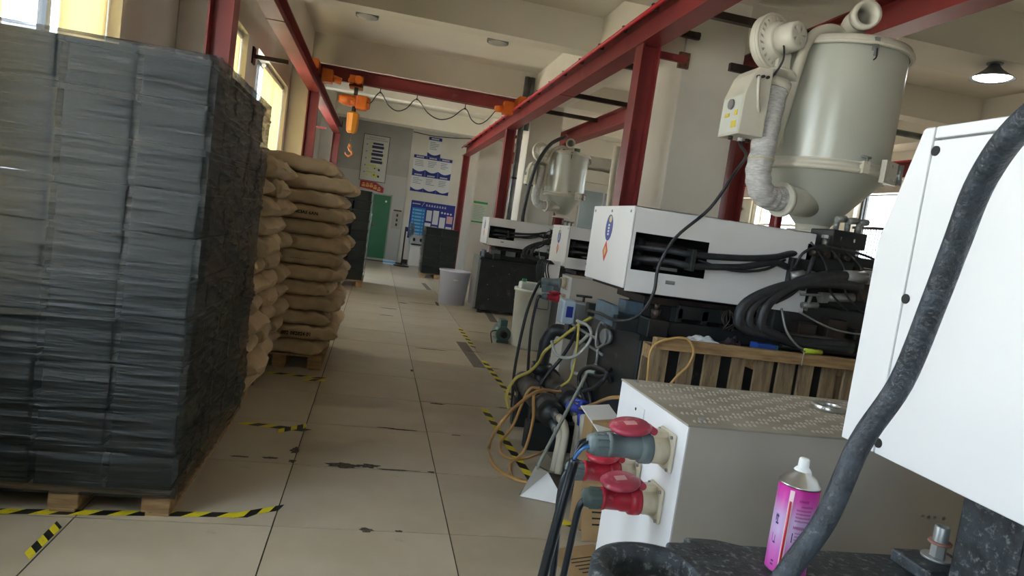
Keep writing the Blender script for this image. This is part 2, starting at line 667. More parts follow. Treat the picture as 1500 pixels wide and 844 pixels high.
# back wall: grey partition with green door
gw = struct(MB().box(WL, .742, YB - .05, YB, 0, 4.03), 'wall_partition', M_grayw, label='grey painted wall panel around the green door')
MB().box(WL, .742, YB - .052, YB - .05, 0, 2.55).build('lower_coat', mat('light_grey_wall_paint', rgb(190, 190, 186), .65), gw)
M_green = mat('green_door_paint', rgb(52, 126, 84), .4, var=rgb(46, 116, 78), vscale=3)
d = struct(MB().box(-.175, .335, YB - .1, YB - .05, .06, 1.93), 'door_1', M_green, .008, 'flat green door in the grey wall')
fm = MB()
fm.box(-.215, -.175, YB - .085, YB - .04, 0, 1.97).box(.335, .375, YB - .085, YB - .04, 0, 1.97).box(-.215, .375, YB - .085, YB - .04, 1.93, 1.97)
fm.build('door_frame', mat('pale_door_frame', rgb(150, 168, 150), .5), d)
MB().lathe([(0, 0), (.025, 0), (.03, .015), (.02, .035), (0, .04)], (.21, YB - .1, 1.76), (0, -1, 0), 12).build('round_plate', M_plw, d)
MB().cyl((-.12, YB - .1, 1.02), (-.12, YB - .15, 1.02), .012, n=8).cyl((-.12, YB - .15, 1.02), (-.02, YB - .15, 1.02), .012, n=8).build('handle', mat('orange_handle', rgb(190, 96, 60), .4), d)
MB().box(-.24, .40, YB - .16, YB - .04, 0, .06).build('threshold', M_grayw, d)
# skirting of the white back wall, grey end-wall window far right
struct(MB().box(.9, 2.2, YB - .012, YB, 0, .12), 'baseboard_back', M_dark)
o = struct(MB().box(6.1, 8.4, YB - .05, YB, 1.3, 1.36).box(6.1, 8.4, YB - .05, YB, 3.0, 3.08).box(6.1, 6.16, YB - .05, YB, 1.3, 3.0)
           .box(8.34, 8.4, YB - .05, YB, 1.3, 3.0), 'window_%d' % wn, M_wfr)
for k in range(3):
    MB().box(6.16 + k * .727, 6.85 + k * .727, YB - .03, YB - .005, 1.36, 3.0).build('pane', mat('grey_glass', rgb(150, 168, 172), .12, spec=.6), o)
    if k:
        MB().box(6.135 + k * .727, 6.185 + k * .727, YB - .05, YB, 1.36, 3.0).build('mullion', M_wfr, o)
wn += 1
struct(MB().box(5.2, WR, YB - .3, YB, 3.25, 3.62), 'trim_%d' % (gi + 1), M_ceil, label='cream lintel beam over the grey end window')

# ---------------- crane rails ----------------
def ibeam_y(x, w, z0, h, y0, y1, tf=.014, tw=.01):
    return MB().box(x - w / 2, x + w / 2, y0, y1, z0, z0 + tf).box(x - w / 2, x + w / 2, y0, y1, z0 + h - tf, z0 + h).box(x - tw / 2, x + tw / 2, y0, y1, z0 + tf, z0 + h - tf)


ZR = 3.25
r = thing('crane_rail', (2.145, 9, ZR), 'red crane runway beam with bright red conduit above it', 'rail')
ibeam_y(2.145, .19, ZR, .25, -1.5, 18.6).build('beam', M_red, r)
MB().box(2.12, 2.17, -1.5, 18.6, ZR + .25, ZR + .285).build('rail_bar', M_dark, r)
for k in range(26):
    y = .6 + k * .7
    MB().box(2.02, 2.06, y - .012, y + .012, ZR + .19, ZR + .238).box(2.0, 2.06, y - .02, y + .02, ZR + .236, ZR + .244).build('clip', M_dark, r)
MB().box(2.045, 2.245, 8.48, 8.52, ZR - .008, ZR).build('splice_plate', M_red, r)
tag(MB().cyl((2.018, -1.5, ZR + .218), (2.018, 18.6, ZR + .218), .02, n=10).build('conduit', M_redpipe, r))

r = thing('crane_rail', (-1.24, 9, ZR), 'red crane runway beam along the window wall', 'rail')
ibeam_y(-1.24, .18, ZR, .22, -1.5, 18.3).build('beam', M_red, r)
MB().box(-1.265, -1.215, -1.5, 18.3, ZR + .22, ZR + .255).build('rail_bar', M_dark, r)
MB().box(-1.16, -1.14, 18.24, 18.3, ZR + .2, ZR + .36).build('end_stop', M_dark, r)
for y in (7.5, 12.1):
    MB().box(-1.335, -1.145, y - .02, y + .02, ZR - .004, ZR + .02).build('splice_plate', M_red, r)

r = thing('crane_rail', (3.4, 9, ZR), 'red crane runway beam on the far side of the pillar row', 'rail')
ibeam_y(3.42, .19, ZR, .25, -1.5, 18.6).build('beam', M_red, r)
MB().box(3.4, 3.45, -1.5, 18.6, ZR + .25, ZR + .285).build('rail_bar', M_dark, r)
r = thing('crane_rail', (8.1, 9, ZR), 'red crane runway beam in front of the right-hand window wall', 'rail')
ibeam_y(8.1, .19, 3.16, .25, 4, 20.4).build('beam', M_red, r)
MB().box(8.0, 8.2, 4, 20.4, 3.41, 3.43).build('rail_bar', M_redpipe, r)
tag(MB().box(8.35, 8.5, 6, 20.6, 2.98, 3.1).build('cable_tray', M_hop2), 'long cream cable tray under the farthest red rail', 'cable tray')


def hpost(x, y, z1, label, m=M_red):
    """H section, web along X"""
    t = thing('steel_post', (x, y, 0), label, 'post', 'red steel posts of the crane runway')
    MB().box(x - .085, x - .071, y - .09, y + .09, .015, z1).box(x + .071, x + .085, y - .09, y + .09, .015, z1).box(x - .071, x + .071, y - .006, y + .006, .015, z1).build('column', m, t)
    MB().box(x - .13, x + .13, y - .13, y + .13, 0, .018).build('foot_plate', m, t)
    return t


hpost(2.155, 5.85, ZR, 'dark red steel post standing before the nearest white pillar')
hpost(2.155, 12.22, ZR, 'dark red steel post beside the grey downpipe')
hpost(2.155, 18.45, ZR, 'dark red steel post next to the blue notice board')
hpost(-1.24, 5.35, ZR, 'dark red steel post rising behind the black-wrapped crates')
hpost(-1.24, 11.8, ZR, 'dark red steel post behind the brown paper sacks on the window side')
hpost(-1.24, 18.0, ZR, 'short-looking red steel post at the end of the window-side rail')
hpost(3.42, 6.3, ZR, 'dark red steel post on the hopper side of the nearest pillar')
hpost(3.42, 12.8, ZR, 'dark red steel post behind the far hopper')
hpost(3.3, 18.7, ZR, 'dark red steel post beside the pillar with green notice')
hpost(8.1, 12.9, 3.16, 'dark red steel post under the farthest rail')

# struts between the rails, brackets to the pillars
for k, y in enumerate((5.3, 7.3, 9.3, 10.9, 14.5)):
    tag(MB().box(2.24, 3.33, y - .03, y + .03, ZR + .16, ZR + .22).build('rail_strut', M_dark), 'dark flat steel strut tying the two red rails together, ' + ('above the nearest machine', 'beside the nearest pillar', 'between the two pillars, near one', 'between the two pillars, far one', 'beyond the second pillar')[k], 'strut', 'struts between the rails')
br = thing('wall_bracket', (2.45, 5.95, 3.28), 'rusty bracket tying red rail to nearest pillar', 'bracket')
MB().box(2.235, 2.56, 5.92, 5.96, 3.2, 3.26).build('arm', M_red, br)
MB().box(2.5, 2.6, 5.95, 5.985, 3.16, 3.3).build('plate', mat('rusty_steel', rgb(122, 88, 66), .8, var=rgb(80, 60, 50), vscale=30), br)
br = thing('wall_bracket', (2.7, 5.6, 3.42), 'short black bracket on the upper left of nearest pillar', 'bracket')
MB().box(2.235, 2.66, 5.93, 5.97, 3.43, 3.49).build('arm', M_dark, br)
MB().cyl((2.63, 5.985, 3.46), (2.63, 5.92, 3.46), .03, n=10).build('bolt', M_dark, br)
br = thing('wall_bracket', (3.25, 5.9, 3.2), 'black bracket arm on the hopper side of nearest pillar', 'bracket')
MB().box(3.0, 3.36, 5.93, 5.975, 3.22, 3.29).build('arm', M_dark, br)
MB().cyl((3.04, 5.97, 3.255), (3.04, 5.91, 3.255), .022, n=10).build('bolt', M_dark, br)
br = thing('wall_bracket', (-1.45, 9.1, 3.2), 'rusty wall bracket holding the window-side rail', 'bracket')
MB().box(-1.72, -1.3, 9.06, 9.1, 3.12, 3.17).build('arm', M_dark, br)
MB().box(-1.725, -1.70, 9.0, 9.16, 3.05, 3.25).build('plate', M_dark, br)
br = thing('wall_bracket', (-1.4, 15.5, 3.2), 'thin red wall bracket near the far end of rail', 'bracket')
MB().box(-1.72, -1.3, 15.48, 15.52, 3.05, 3.09).build('arm', M_red, br)
MB().box(-1.725, -1.70, 15.4, 15.6, 3.0, 3.14).build('plate', M_red, br)

# grey downpipe beside the second pillar
r = thing('downpipe', (2.36, 12.3, 0), 'grey round pipe running up beside the second pillar', 'pipe')
MB().cyl((2.36, 12.38, 0), (2.36, 12.38, 4.25), .05, n=16).build('pipe', M_galv, r)
MB().cyl((2.46, 12.38, 3.3), (2.46, 12.38, 4.25), .045, n=14).build('pipe', M_galv, r)
for z in (1.2, 2.4, 3.6):
    MB().cyl((2.36, 12.38, z), (2.36, 12.38, z + .03), .058, n=16).build('pipe_clamp', M_dark, r)


# ---------------- crane bridge and hoist ----------------
BY = 11.83
br = thing('crane_bridge', (.5, BY, 3.5), 'dark red crane bridge beam spanning both runway rails', 'crane')
MB().box(-1.19, 2.1, BY - .07, BY + .07, 3.5, 3.512).box(-1.19, 2.1, BY - .07, BY + .07, 3.7, 3.712).box(-1.19, 2.1, BY - .006, BY + .006, 3.512, 3.7).build('beam', M_red, br)
for s, x in ((-1, -1.24), (1, 2.145)):
    e = MB().box(x - .06, x + .06, BY - .45, BY + .45, 3.56, 3.70).build('end_carriage', M_orange, br)
    for y in (BY - .36, BY + .36):
        MB().cyl((x - .05, y, 3.56 + .015 * (1 + s)), (x + .05, y, 3.56 + .015 * (1 + s)), .055, n=16).build('wheel', M_dark, e)
    MB().box(x - s * .2 - .08, x - s * .2 + .08, BY - .33, BY - .12, 3.40, 3.60).build('drive_motor', M_orange, br)
    MB().cyl((x - s * .28, BY - .22, 3.48), (x - s * .42, BY - .22, 3.46), .06, .05, n=14).build('motor_cap', M_orange, br)
# festoon cable with hangers along the bridge
tag(MB().tube([(-.825, BY - .24, 3.47), (.4, BY - .24, 3.455), (1.73, BY - .24, 3.445)], .005, n=6, sp=4).build('guide_wire', M_dark, br))
fc = thing('festoon_cable', (.7, BY, 3.05), 'thin black cable hanging in loops below the crane bridge', 'cable')
hk = [(-.19, 3.42), (.41, 3.415), (1.22, 3.40), (1.74, 3.46)]
pts = [(-.385, BY - .212, 3.2), (-.32, BY - .25, 3.2)]
for k in range(4):
    x, z = hk[k]
    pts.append((x, BY - .24, z - .03))
    if k < 3:
        xn, zn = hk[k + 1]
        dd = .25 + .04 * (xn - x)
        for q in (.25, .5, .75):
            pts.append((x + (xn - x) * q, BY - .24, z + (zn - z) * q - dd * (1 - (2 * q - 1) ** 2)))
MB().tube(pts, .009, n=6, sp=5).build('cable', M_rub, fc)
for x, z in hk[:3]:
    MB().cyl((x, BY - .24, z + .045), (x, BY - .24, z - .03), .008, n=6).cyl((x - .02, BY - .24, z - .03), (x + .02, BY - .24, z - .03), .014, n=8).build('hanger', M_dark, fc)

h = thing('electric_hoist', (-.58, BY - .1, 2.35), 'orange electric chain hoist with trolley, chain bag and hook', 'hoist')
hx = -.58
MB().box(hx - .12, hx + .1, BY - .2, BY - .075, 3.42, 3.60).box(hx - .12, hx + .1, BY + .075, BY + .12, 3.42, 3.60).box(hx - .12, hx + .1, BY - .2, BY + .12, 3.42, 3.475).build('trolley', M_orange, h, .008)
MB().cyl((hx + .03, BY - .2, 3.53), (hx + .03, BY - .27, 3.53), .075, .06, n=16).cyl((hx - .09, BY - .2, 3.5), (hx - .09, BY - .24, 3.5), .05, n=12).build('trolley_gear', M_orange, h)
for y in (BY - .062, BY + .062):
    for x in (hx - .07, hx + .05):
        MB().cyl((x, y - .014, 3.55), (x, y + .014, 3.55), .039, n=14).build('wheel', M_dark, h)
MB().box(hx - .03, hx + .03, BY - .14, BY - .02, 3.30, 3.44).build('hanger_plate', M_dark, h)
MB().lathe([(0, -.26), (.05, -.26), (.085, -.2), (.09, -.12), (.09, .1), (.1, .1), (.1, .22), (.08, .25), (0, .25)], (hx, BY - .1, 3.2), (1, 0, -.03), 24).build('motor', M_orange, h)
for k in range(7):
    MB().ring((hx - .1 + k * .022, BY - .1, 3.2), (1, 0, 0), .091, .005, 20, 5).build('cooling_fin', M_orange, h)
MB().box(hx + .02, hx + .2, BY - .22, BY + .02, 3.08, 3.3).build('gear_case', M_orange, h, .02)
MB().cyl((hx, BY - .1, 3.12), (hx, BY - .1, 3.0), .035, n=10).build('neck', M_dark, h)
MB().lathe([(0, 0), (.06, 0), (.085, .03), (.095, .12), (.1, .32), (.07, .345), (0, .345)], (hx, BY - .1, 2.68), (0, 0, 1), 8, smooth=False).build('chain_bag', mat('amber_plastic', rgb(232, 150, 44), .4), h)
for k in range(9):
    MB().ring((hx, BY - .1, 2.68 - .012 - k * .021), (1, 0, 0) if k % 2 else (0, 1, 0), .010, .0035, 10, 5).build('chain_link', M_dark, h)
hook = MB().cyl((hx, BY - .1, 2.5), (hx, BY - .1, 2.43), .024, .03, n=12)
hook.tube([(hx, BY - .1, 2.43), (hx + .01, BY - .1, 2.40), (hx + .045, BY - .1, 2.375), (hx + .05, BY - .1, 2.33), (hx, BY - .1, 2.30), (hx - .05, BY - .1, 2.33), (hx - .055, BY - .1, 2.365)],
          lambda t: .018 - .011 * max(0, t - .6) / .4, n=8, sp=5)
hook.build('hook', mat('orange_hook', rgb(212, 128, 70), .45), h)

# ---------------- lamps ----------------
M_disc = mat('frosted_lamp_cover', rgb(190, 188, 182), .4)
for x, lb in ((-.50, 'round ceiling light disc straight above the orange hoist'), (1.5, 'round ceiling light disc nearer the red conduit rail')):
    t = thing('ceiling_light', (x, 10.75, ZC - .07), lb, 'ceiling light', 'round ceiling lights')
    MB().cyl((x, 10.75, ZC), (x, 10.75, ZC - .04), .17, n=28).build('rim', M_galv, t)
    MB().lathe([(0, -.075), (.08, -.07), (.13, -.055), (.155, -.035)], (x, 10.75, ZC), (0, 0, 1), 28).build('cover', M_disc, t)
lp_ = Vector((5.966,6.080,3.701))
px_, py_, pz_ = lp_.x, lp_.y, lp_.z
t = thing('pendant_lamp', (px_, py_, pz_), 'grey bell-shaped factory lamp glowing white under the ceiling', 'lamp')
MB().cyl((px_, py_, 3.862), (px_, py_, 3.848), .075, n=20).cyl((px_, py_, 3.85), (px_, py_, pz_ + .12), .035, .05, n=20).build('canopy', M_galv, t)
MB().lathe([(.045, .145), (.06, .12), (.085, .09), (.15, .04), (.205, .0), (.2, .0), (.145, .033), (.08, .082), (.055, .112), (.04, .14)], (px_, py_, pz_), (0, 0, 1), 32).build('shade', M_galv, t)
MB().lathe([(0, -.02), (.08, -.014), (.14, .0), (.17, .015), (0, .02)], (px_, py_, pz_ + .0), (0, 0, 1), 28).build('bulb', mat('lamp_glow', (1, .98, .95), .5, emis=14.), t)
ld = bpy.data.lights.new('pendant_light', 'SPOT')
ld.energy = 120
ld.spot_size = 2.4
ld.spot_blend = .3
ld.shadow_soft_size = .1
ld.color = (1, .96, .9)
lo = bpy.data.objects.new('pendant_light', ld)
lo.location = (px_, py_, pz_ - .04)
COL.objects.link(lo)
t = thing('bare_bulb', (2.124,20.400,4.634), 'small yellowish bulb on the far wall below the cable loops', 'lamp')
b0 = Vector((2.124,20.400,4.634))
MB().lathe([(0, -.12), (.06, -.1), (.09, -.03), (.06, .05), (.04, .09), (0, .09)], b0, (0, 0, 1), 14).build('bulb', mat('dusty_bulb', rgb(226, 214, 150), .3), t)
MB().cyl(b0 + Vector((0, 0, .08)), b0 + Vector((0, .31, .16)), .03, n=8).build('holder', M_hop2, t)
tag(MB().tube([(0.756,20.660,3.914), (1.452,20.660,3.888), (2.472,20.660,3.995), (3.386,20.660,4.248)], .012, n=6).build('wall_cable', M_dark), 'thin cable running along the white end wall above notices', 'cable')

# conduit on ceiling at the right
tag(MB().cyl((6.6, 9.6, 3.86), (8.9, 9.6, 3.86), .05, n=10).build('ceiling_conduit', M_galv), 'grey conduit under the ceiling behind the nearest hopper', 'conduit')

# ---------------- back wall notices ----------------
M_paper = mat('white_notice_paper', rgb(224, 226, 226), .5)
M_lines = mat('grey_print', rgb(150, 155, 170), .7)


def card(x0, x1, z0, z1, label, seed):
    t = thing('notice_card', ((x0 + x1) / 2, YB, z0), label, 'notice', 'blue and white rule cards on the end wall')
    Yp = YB - .015
    MB().box(x0, x1, Yp, YB + .001, z0, z1).build('sheet', M_paper, t)
    MB().box(x0, x1, Yp - .003, Yp, z1 - .09, z1).build('header', M_navy, t)
    w_ = x1 - x0
    pl = [(x0, z0), (x1, z0), (x1, z0 + .12)] + [(x1 - w_ * q / 8, z0 + .12 - .07 * math.sin(math.pi * q / 8)) for q in range(1, 8)] + [(x0, z0 + .12)]
    mb = MB()
    n = len(pl)
    mb.add([(a, Yp - .003, b) for a, b in pl] + [(a, Yp, b) for a, b in pl], [list(range(n)), list(range(n, 2 * n))[::-1]] + [(i, n + i, n + (i + 1) % n, (i + 1) % n) for i in range(n)])
    mb.build('footer', M_navy, t)
    rd = random.Random(seed)
    mb = MB()
    z = z1 - .16
    while z > z0 + .2:
        mb.box(x0 + .05, x0 + .05 + (w_ - .1) * rd.uniform(.5, 1), Yp - .002, Yp, z, z + .018)
        z -= .05
    mb.build('print', M_lines, t)
    mb = MB()
    for q in range(6):
        mb.box(x0 + w_ * (.2 + .1 * q), x0 + w_ * (.27 + .1 * q), Yp - .004, Yp - .003, z1 - .065, z1 - .025)
    mb.build('title_print', M_paper, t)


card(1.235, 1.625, 3.272, 3.85, 'white rule card alone at the top of the card pyramid', 1)
for r_, (za, zb, lb) in enumerate(((2.74, 3.27, 'upper'), (2.19, 2.74, 'lower'))):
    for c_, nm in enumerate(('next to the grey wall', 'in the middle', 'next to the red post')):
        card(.86 + c_ * .385, 1.24 + c_ * .385, za, zb, 'blue-edged rule card in the %s row, %s' % (lb, nm), 5 + r_ * 3 + c_)

# framed instruction poster on the grey wall
t = thing('instruction_poster', (-.27, YB - .06, 2.3), 'tall framed poster with dark blue and yellow rows', 'poster')
Yp = YB - .07
MB().box(-.64, .1, Yp, YB - .045, 2.3, 3.62).build('sheet', mat('pale_poster', rgb(206, 206, 196), .5), t)
MB().box(-.65, -.635, Yp - .006, Yp + .01, 2.29, 3.63).box(.095, .11, Yp - .006, Yp + .01, 2.29, 3.63).box(-.65, .11, Yp - .006, Yp + .01, 2.285, 2.3).box(-.65, .11, Yp - .006, Yp + .01, 3.62, 3.635).build('frame', M_dark, t)
M_dnavy = mat('dark_indigo_print', rgb(48, 48, 84), .6)
M_ypr = mat('yellow_green_print', rgb(206, 208, 84), .6)
for k in range(3):
    z = 3.36 - k * .215
    MB().box(-.36, -.06, Yp - .003, Yp, z, z + .055).box(-.38, -.04, Yp - .003, Yp, z - .11, z - .03).build('truck_picture', M_dnavy, t)
    MB().box(-.45, -.38, Yp - .003, Yp, z + .02, z + .06).box(-.04, 0, Yp - .003, Yp, z - .09, z - .04).box(-.43, -.39, Yp - .003, Yp, z - .08, z - .04).build('yellow_mark', M_ypr, t)
for k in range(2):
    z = 2.72 - k * .19
    MB().box(-.48, -.2, Yp - .003, Yp, z, z + .045).box(-.46, -.41, Yp - .003, Yp, z - .1, z - .04).box(-.3, -.1, Yp - .003, Yp, z - .06 - .05 * k, z - .02).build('yellow_mark', M_ypr, t)
    MB().box(-.14, -.08, Yp - .004, Yp, z - .11, z - .05).box(-.25, -.22, Yp - .004, Yp, z - .07, z - .03).build('dark_mark', M_dnavy, t)
mb = MB()
for k in range(10):
    mb.box(-.48 + k * .045, -.45 + k * .045, Yp - .003, Yp, 3.54, 3.565)
for k in range(14):
    mb.box(-.56 + k * .044, -.53 + k * .044, Yp - .003, Yp, 3.48, 3.505)
for k in range(5):
    mb.box(-.55, -.5, Yp - .003, Yp, 3.32 - k * .2, 3.36 - k * .2)
mb.build('title_print', M_lines, t)

# red sign
t = thing('warning_banner', (-.25, YB - .06, 2.0), 'small red wavy sign with yellow characters above green door', 'sign')
Yp = YB - .075
top = [(-.6, 2.28), (-.35, 2.28), (-.15, 2.265), (-.02, 2.2), (.1, 2.14)]
bot = [(.09, 1.99), (-.05, 2.0), (-.2, 2.03), (-.35, 2.05), (-.6, 2.08)]
pl = [(a, b) for a, b in top] + bot
n = len(pl)
MB().add([(a, Yp, b) for a, b in pl] + [(a, Yp + .025, b) for a, b in pl], [list(range(n)), list(range(n, 2 * n))[::-1]] + [(i, n + i, n + (i + 1) % n, (i + 1) % n) for i in range(n)]).build('board', mat('sign_red', rgb(176, 38, 34), .5), t)
mb = MB()
for k in range(5):
    x = -.5 + k * .115
    z = 2.17 - max(0, k - 2) * .04
    mb.box(x - .04, x + .04, Yp - .003, Yp, z + .035, z + .05).box(x - .008, x + .008, Yp - .003, Yp, z - .06, z + .06).box(x - .045, x - .02, Yp - .003, Yp, z - .06, z + .01).box(x + .02, x + .045, Yp - .003, Yp, z - .06, z + .01).box(x - .04, x + .04, Yp - .003, Yp, z - .055, z - .04)
mb.build('characters', mat('sign_yellow', rgb(236, 196, 110), .5), t)

# big blue notice board
t = thing('notice_board', (1.6, YB, 1.04), 'large blue notice board with pale panels on white wall', 'notice board')
Yp = YB - .03
MB().box(.95, 2.28, Yp, YB + .001, .78, 1.92).build('board', mat('board_blue', rgb(42, 48, 142), .45), t)
MB().box(2.28, 2.3, Yp - .005, YB, .78, 1.92).box(.93, .95, Yp - .005, YB, .78, 1.92).box(.93, 2.3, Yp - .005, YB, .76, .78).build('frame', M_plw, t)
MB().box(1.0, 1.4, Yp - .003, Yp, .82, 1.72).build('cyan_panel', mat('cyan_print', rgb(36, 128, 200), .45), t)
mb = MB()
for k in range(8):
    z = 1.62 - k * .1
    mb.box(1.09, 1.3, Yp - .006, Yp - .003, z, z + .05).box(1.33, 1.37, Yp - .006, Yp - .003, z, z + .05).box(1.02, 1.07, Yp - .006, Yp - .003, z, z + .06)
mb.build('panel_rows', mat('pale_cyan_print', rgb(120, 190, 228), .5), t)
mb = MB()
for k in range(8):
    x = 1.42 + k * .08
    mb.box(x - .022, x + .022, Yp - .004, Yp, 1.815, 1.825).box(x - .005, x + .005, Yp - .004, Yp, 1.79, 1.85).box(x - .024, x - .01, Yp - .004, Yp, 1.79, 1.81).box(x + .01, x + .024, Yp - .004, Yp, 1.79, 1.81).box(x - .02, x + .02, Yp - .004, Yp, 1.838, 1.848)
for k in range(7):
    mb.box(.99 + k * .035, 1.015 + k * .035, Yp - .004, Yp, 1.815, 1.845)
mb.add([(1.27, Yp - .004, 1.77), (1.28, Yp - .004, 1.77), (1.35, Yp - .004, 1.9), (1.34, Yp - .004, 1.9)], [(0, 1, 2, 3)])
mb.build('title_print', M_paper, t)
for (a, b, c_, d_), m_ in zip(((1.44, 1.6, 1.36, 1.68), (1.64, 1.81, 1.28, 1.70), (1.85, 2.02, 1.1, 1.52), (2.06, 2.24, 1.36, 1.58), (1.42, 1.6, .86, 1.3), (1.63, 1.8, .86, 1.22), (2.06, 2.24, .86, 1.26)),
                              (M_paper, M_plw, M_plw, mat('pink_paper', rgb(226, 178, 178), .6), M_paper, M_paper, M_paper)):
    MB().box(a, b, Yp - .006, Yp, c_, d_).build('pinned_sheet', m_, t)
for k in range(4):
    MB().cyl((1.9 + k * .09, Yp, 1.66 - .005 * k), (1.9 + k * .09, Yp - .006, 1.66 - .005 * k), .03, n=14).build('round_badge', M_paper, t)

# green notice on the third pillar
t = thing('green_notice', (2.76, 18.9, 1.52), 'white notice with green header and footer on far pillar', 'notice')
MB().box(2.57, 2.97, 18.888, 18.9, 1.52, 2.11).build('sheet', mat('pale_green_sheet', rgb(206, 222, 200), .5), t)
MB().box(2.57, 2.97, 18.884, 18.888, 2.05, 2.11).box(2.57, 2.97, 18.884, 18.888, 1.52, 1.56).build('header', mat('notice_green', rgb(60, 160, 84), .5), t)
mb = MB()
for k in range(9):
    mb.box(2.6, 2.6 + .33 * random.uniform(.6, 1), 18.884, 18.888, 1.62 + k * .045, 1.63 + k * .045)
mb.build('print', M_lines, t)

# switch panel beside the door, fan, cabinet, small carton
t = thing('switch_panel', (.55, YB - .06, 1.0), 'dark wall switches and small label strip beside green door', 'switch')
MB().box(.46, .7, YB - .075, YB - .05, 1.52, 1.56).build('label_strip', M_dark, t)
for z in (1.22, 1.36, 1.08):
    MB().box(.56, .61, YB - .08, YB - .05, z, z + .08).build('switch', M_dark, t)
MB().box(.44, .72, YB - .055, YB - .05, 1.0, 1.52).build('back_plate', M_grayw, t)

fx, fy = .83, 19.4
t = thing('pedestal_fan', (fx, fy, 0), 'pedestal fan with round wire guard beside the white end wall', 'fan')
MB().lathe([(0, 0), (.22, 0), (.22, .025), (.03, .05), (0, .05)], (fx, fy, 0), (0, 0, 1), 24).build('base', M_dark, t)
MB().cyl((fx, fy, .04), (fx, fy, 1.05), .022, n=12).build('pole', M_dark, t)
MB().cyl((fx - .02, fy, 1.06), (fx + .1, fy, 1.06), .07, .06, n=14).build('motor', mat('blue_black_plastic', rgb(40, 44, 80), .4), t)
fg = MB()
for rr in (.21, .15, .09, .04):
    fg.ring((fx + .2, fy, 1.06), (1, -.25, 0), rr, .006, 28, 5)
for rr in (.21, .15):
    fg.ring((fx + .12, fy, 1.06), (1, -.25, 0), rr, .006, 28, 5)
for k in range(20):
    a = 2 * math.pi * k / 20
    F = frame_from((1, -.25, 0))
    fg.cyl(Vector((fx + .2, fy, 1.06)), Vector((fx + .2, fy, 1.06)) + F @ Vector((.21 * math.cos(a), .21 * math.sin(a), -.03)), .003, n=4)
fg.build('guard', M_galv, t)
for k in range(3):
    a = 2 * math.pi * k / 3
    F = frame_from((1, -.25, 0))
    c = Vector((fx + .16, fy, 1.06))
    MB().add([c + F @ Vector(p) for p in [(0.02 * math.cos(a), .02 * math.sin(a), 0), (.17 * math.cos(a - .4), .17 * math.sin(a - .4), -.02), (.19 * math.cos(a), .19 * math.sin(a), 0), (.17 * math.cos(a + .4), .17 * math.sin(a + .4), .02)]], [(0, 1, 2, 3)]).build('blade', M_grayp, t)
MB().cyl((fx + .19, fy, 1.06), (fx + .215, fy - .006, 1.06), .025, n=12).build('hub_badge', M_redp, t)

t = thing('floor_carton', (.45, 19.7, 0), 'small white and blue carton on floor before green door', 'box')
MB().box(.32, .66, 19.55, 19.85, 0, .1).build('body', mat('pale_blue_card', rgb(206, 220, 236), .6), t)
MB().box(.32, .66, 19.54, 19.55, .04, .09).build('blue_band', mat('sky_blue_print', rgb(110, 160, 220), .6), t)
t = thing('water_dispenser', (1.25, 20.3, 0), 'white standing water unit under the blue notice board', 'dispenser')
MB().box(1.05, 1.45, 20.05, 20.6, 0, .62).build('cabinet', M_plw, t, .01)
MB().box(1.02, 1.5, 20.0, 20.6, .62, .92).build('head', mat('pale_grey_plastic', rgb(186, 192, 196), .4), t, .02)
for k in range(2):
    MB().cyl((1.13 + k * .2, 20.0, .8), (1.13 + k * .2, 19.93, .76), .035, n=10).build('tap', M_dark, t)
MB().box(1.06, 1.46, 19.96, 20.02, .62, .66).build('drip_tray', M_dark, t)


# ---------------- wooden pallets and wrapped crates ----------------
def pallet(x0, x1, y0, y1, label, h=.11, name='wooden_pallet'):
    t = thing(name, ((x0 + x1) / 2, (y0 + y1) / 2, 0), label, 'pallet')
    w_, l_ = x1 - x0, y1 - y0
    for k in range(6):
        a = y0 + (l_ - .1) * k / 5
        MB().box(x0, x1, a, a + .1, h - .018, h).build('deck_board', M_wood, t, .002, 1)
    for i in range(3):
        for j in range(3):
            a = x0 + (w_ - .12) * i / 2
            b = y0 + (l_ - .12) * j / 2
            MB().box(a, a + .12, b, b + .12, .016, h - .018).build('block', M_wood, t, .003, 1)
    for i in range(3):
        a = x0 + (w_ - .1) * i / 2
        MB().box(a, a + .1, y0, y1, 0, .016).build('runner', M_wood, t, .002, 1)
    return t


def crate_mesh(w_, l_, h_):
    mb = MB()
    t = .012
    mb.box(t, w_ - t, t, l_ - t, 0, h_ - .03).box(0, w_, 0, l_, h_ - .03, h_ - .006).box(.008, w_ - .008, .008, l_ - .008, 0, .02)
    return mb


def film_noise(S, Z, seed, count, amp, slope=.04, zr=(0, 2), hw=(.003, .018)):
    rd = np.random.RandomState(seed)
    d = np.zeros_like(S)
    smin, smax = S.min(), S.max()
    for k in range(count):
        z0 = rd.uniform(*zr)
        s0 = rd.uniform(smin, smax)
        L = rd.uniform(.12, .7)
        wd = rd.uniform(*hw)
        kk = rd.normal(0, slope)
        a = rd.uniform(-.4, 1.) * amp
        u = (Z - z0 - kk * (S - s0)) / wd
        d += a * np.exp(-u * u) * np.clip(1 - np.abs((S - s0) / L), 0, 1)
    return d


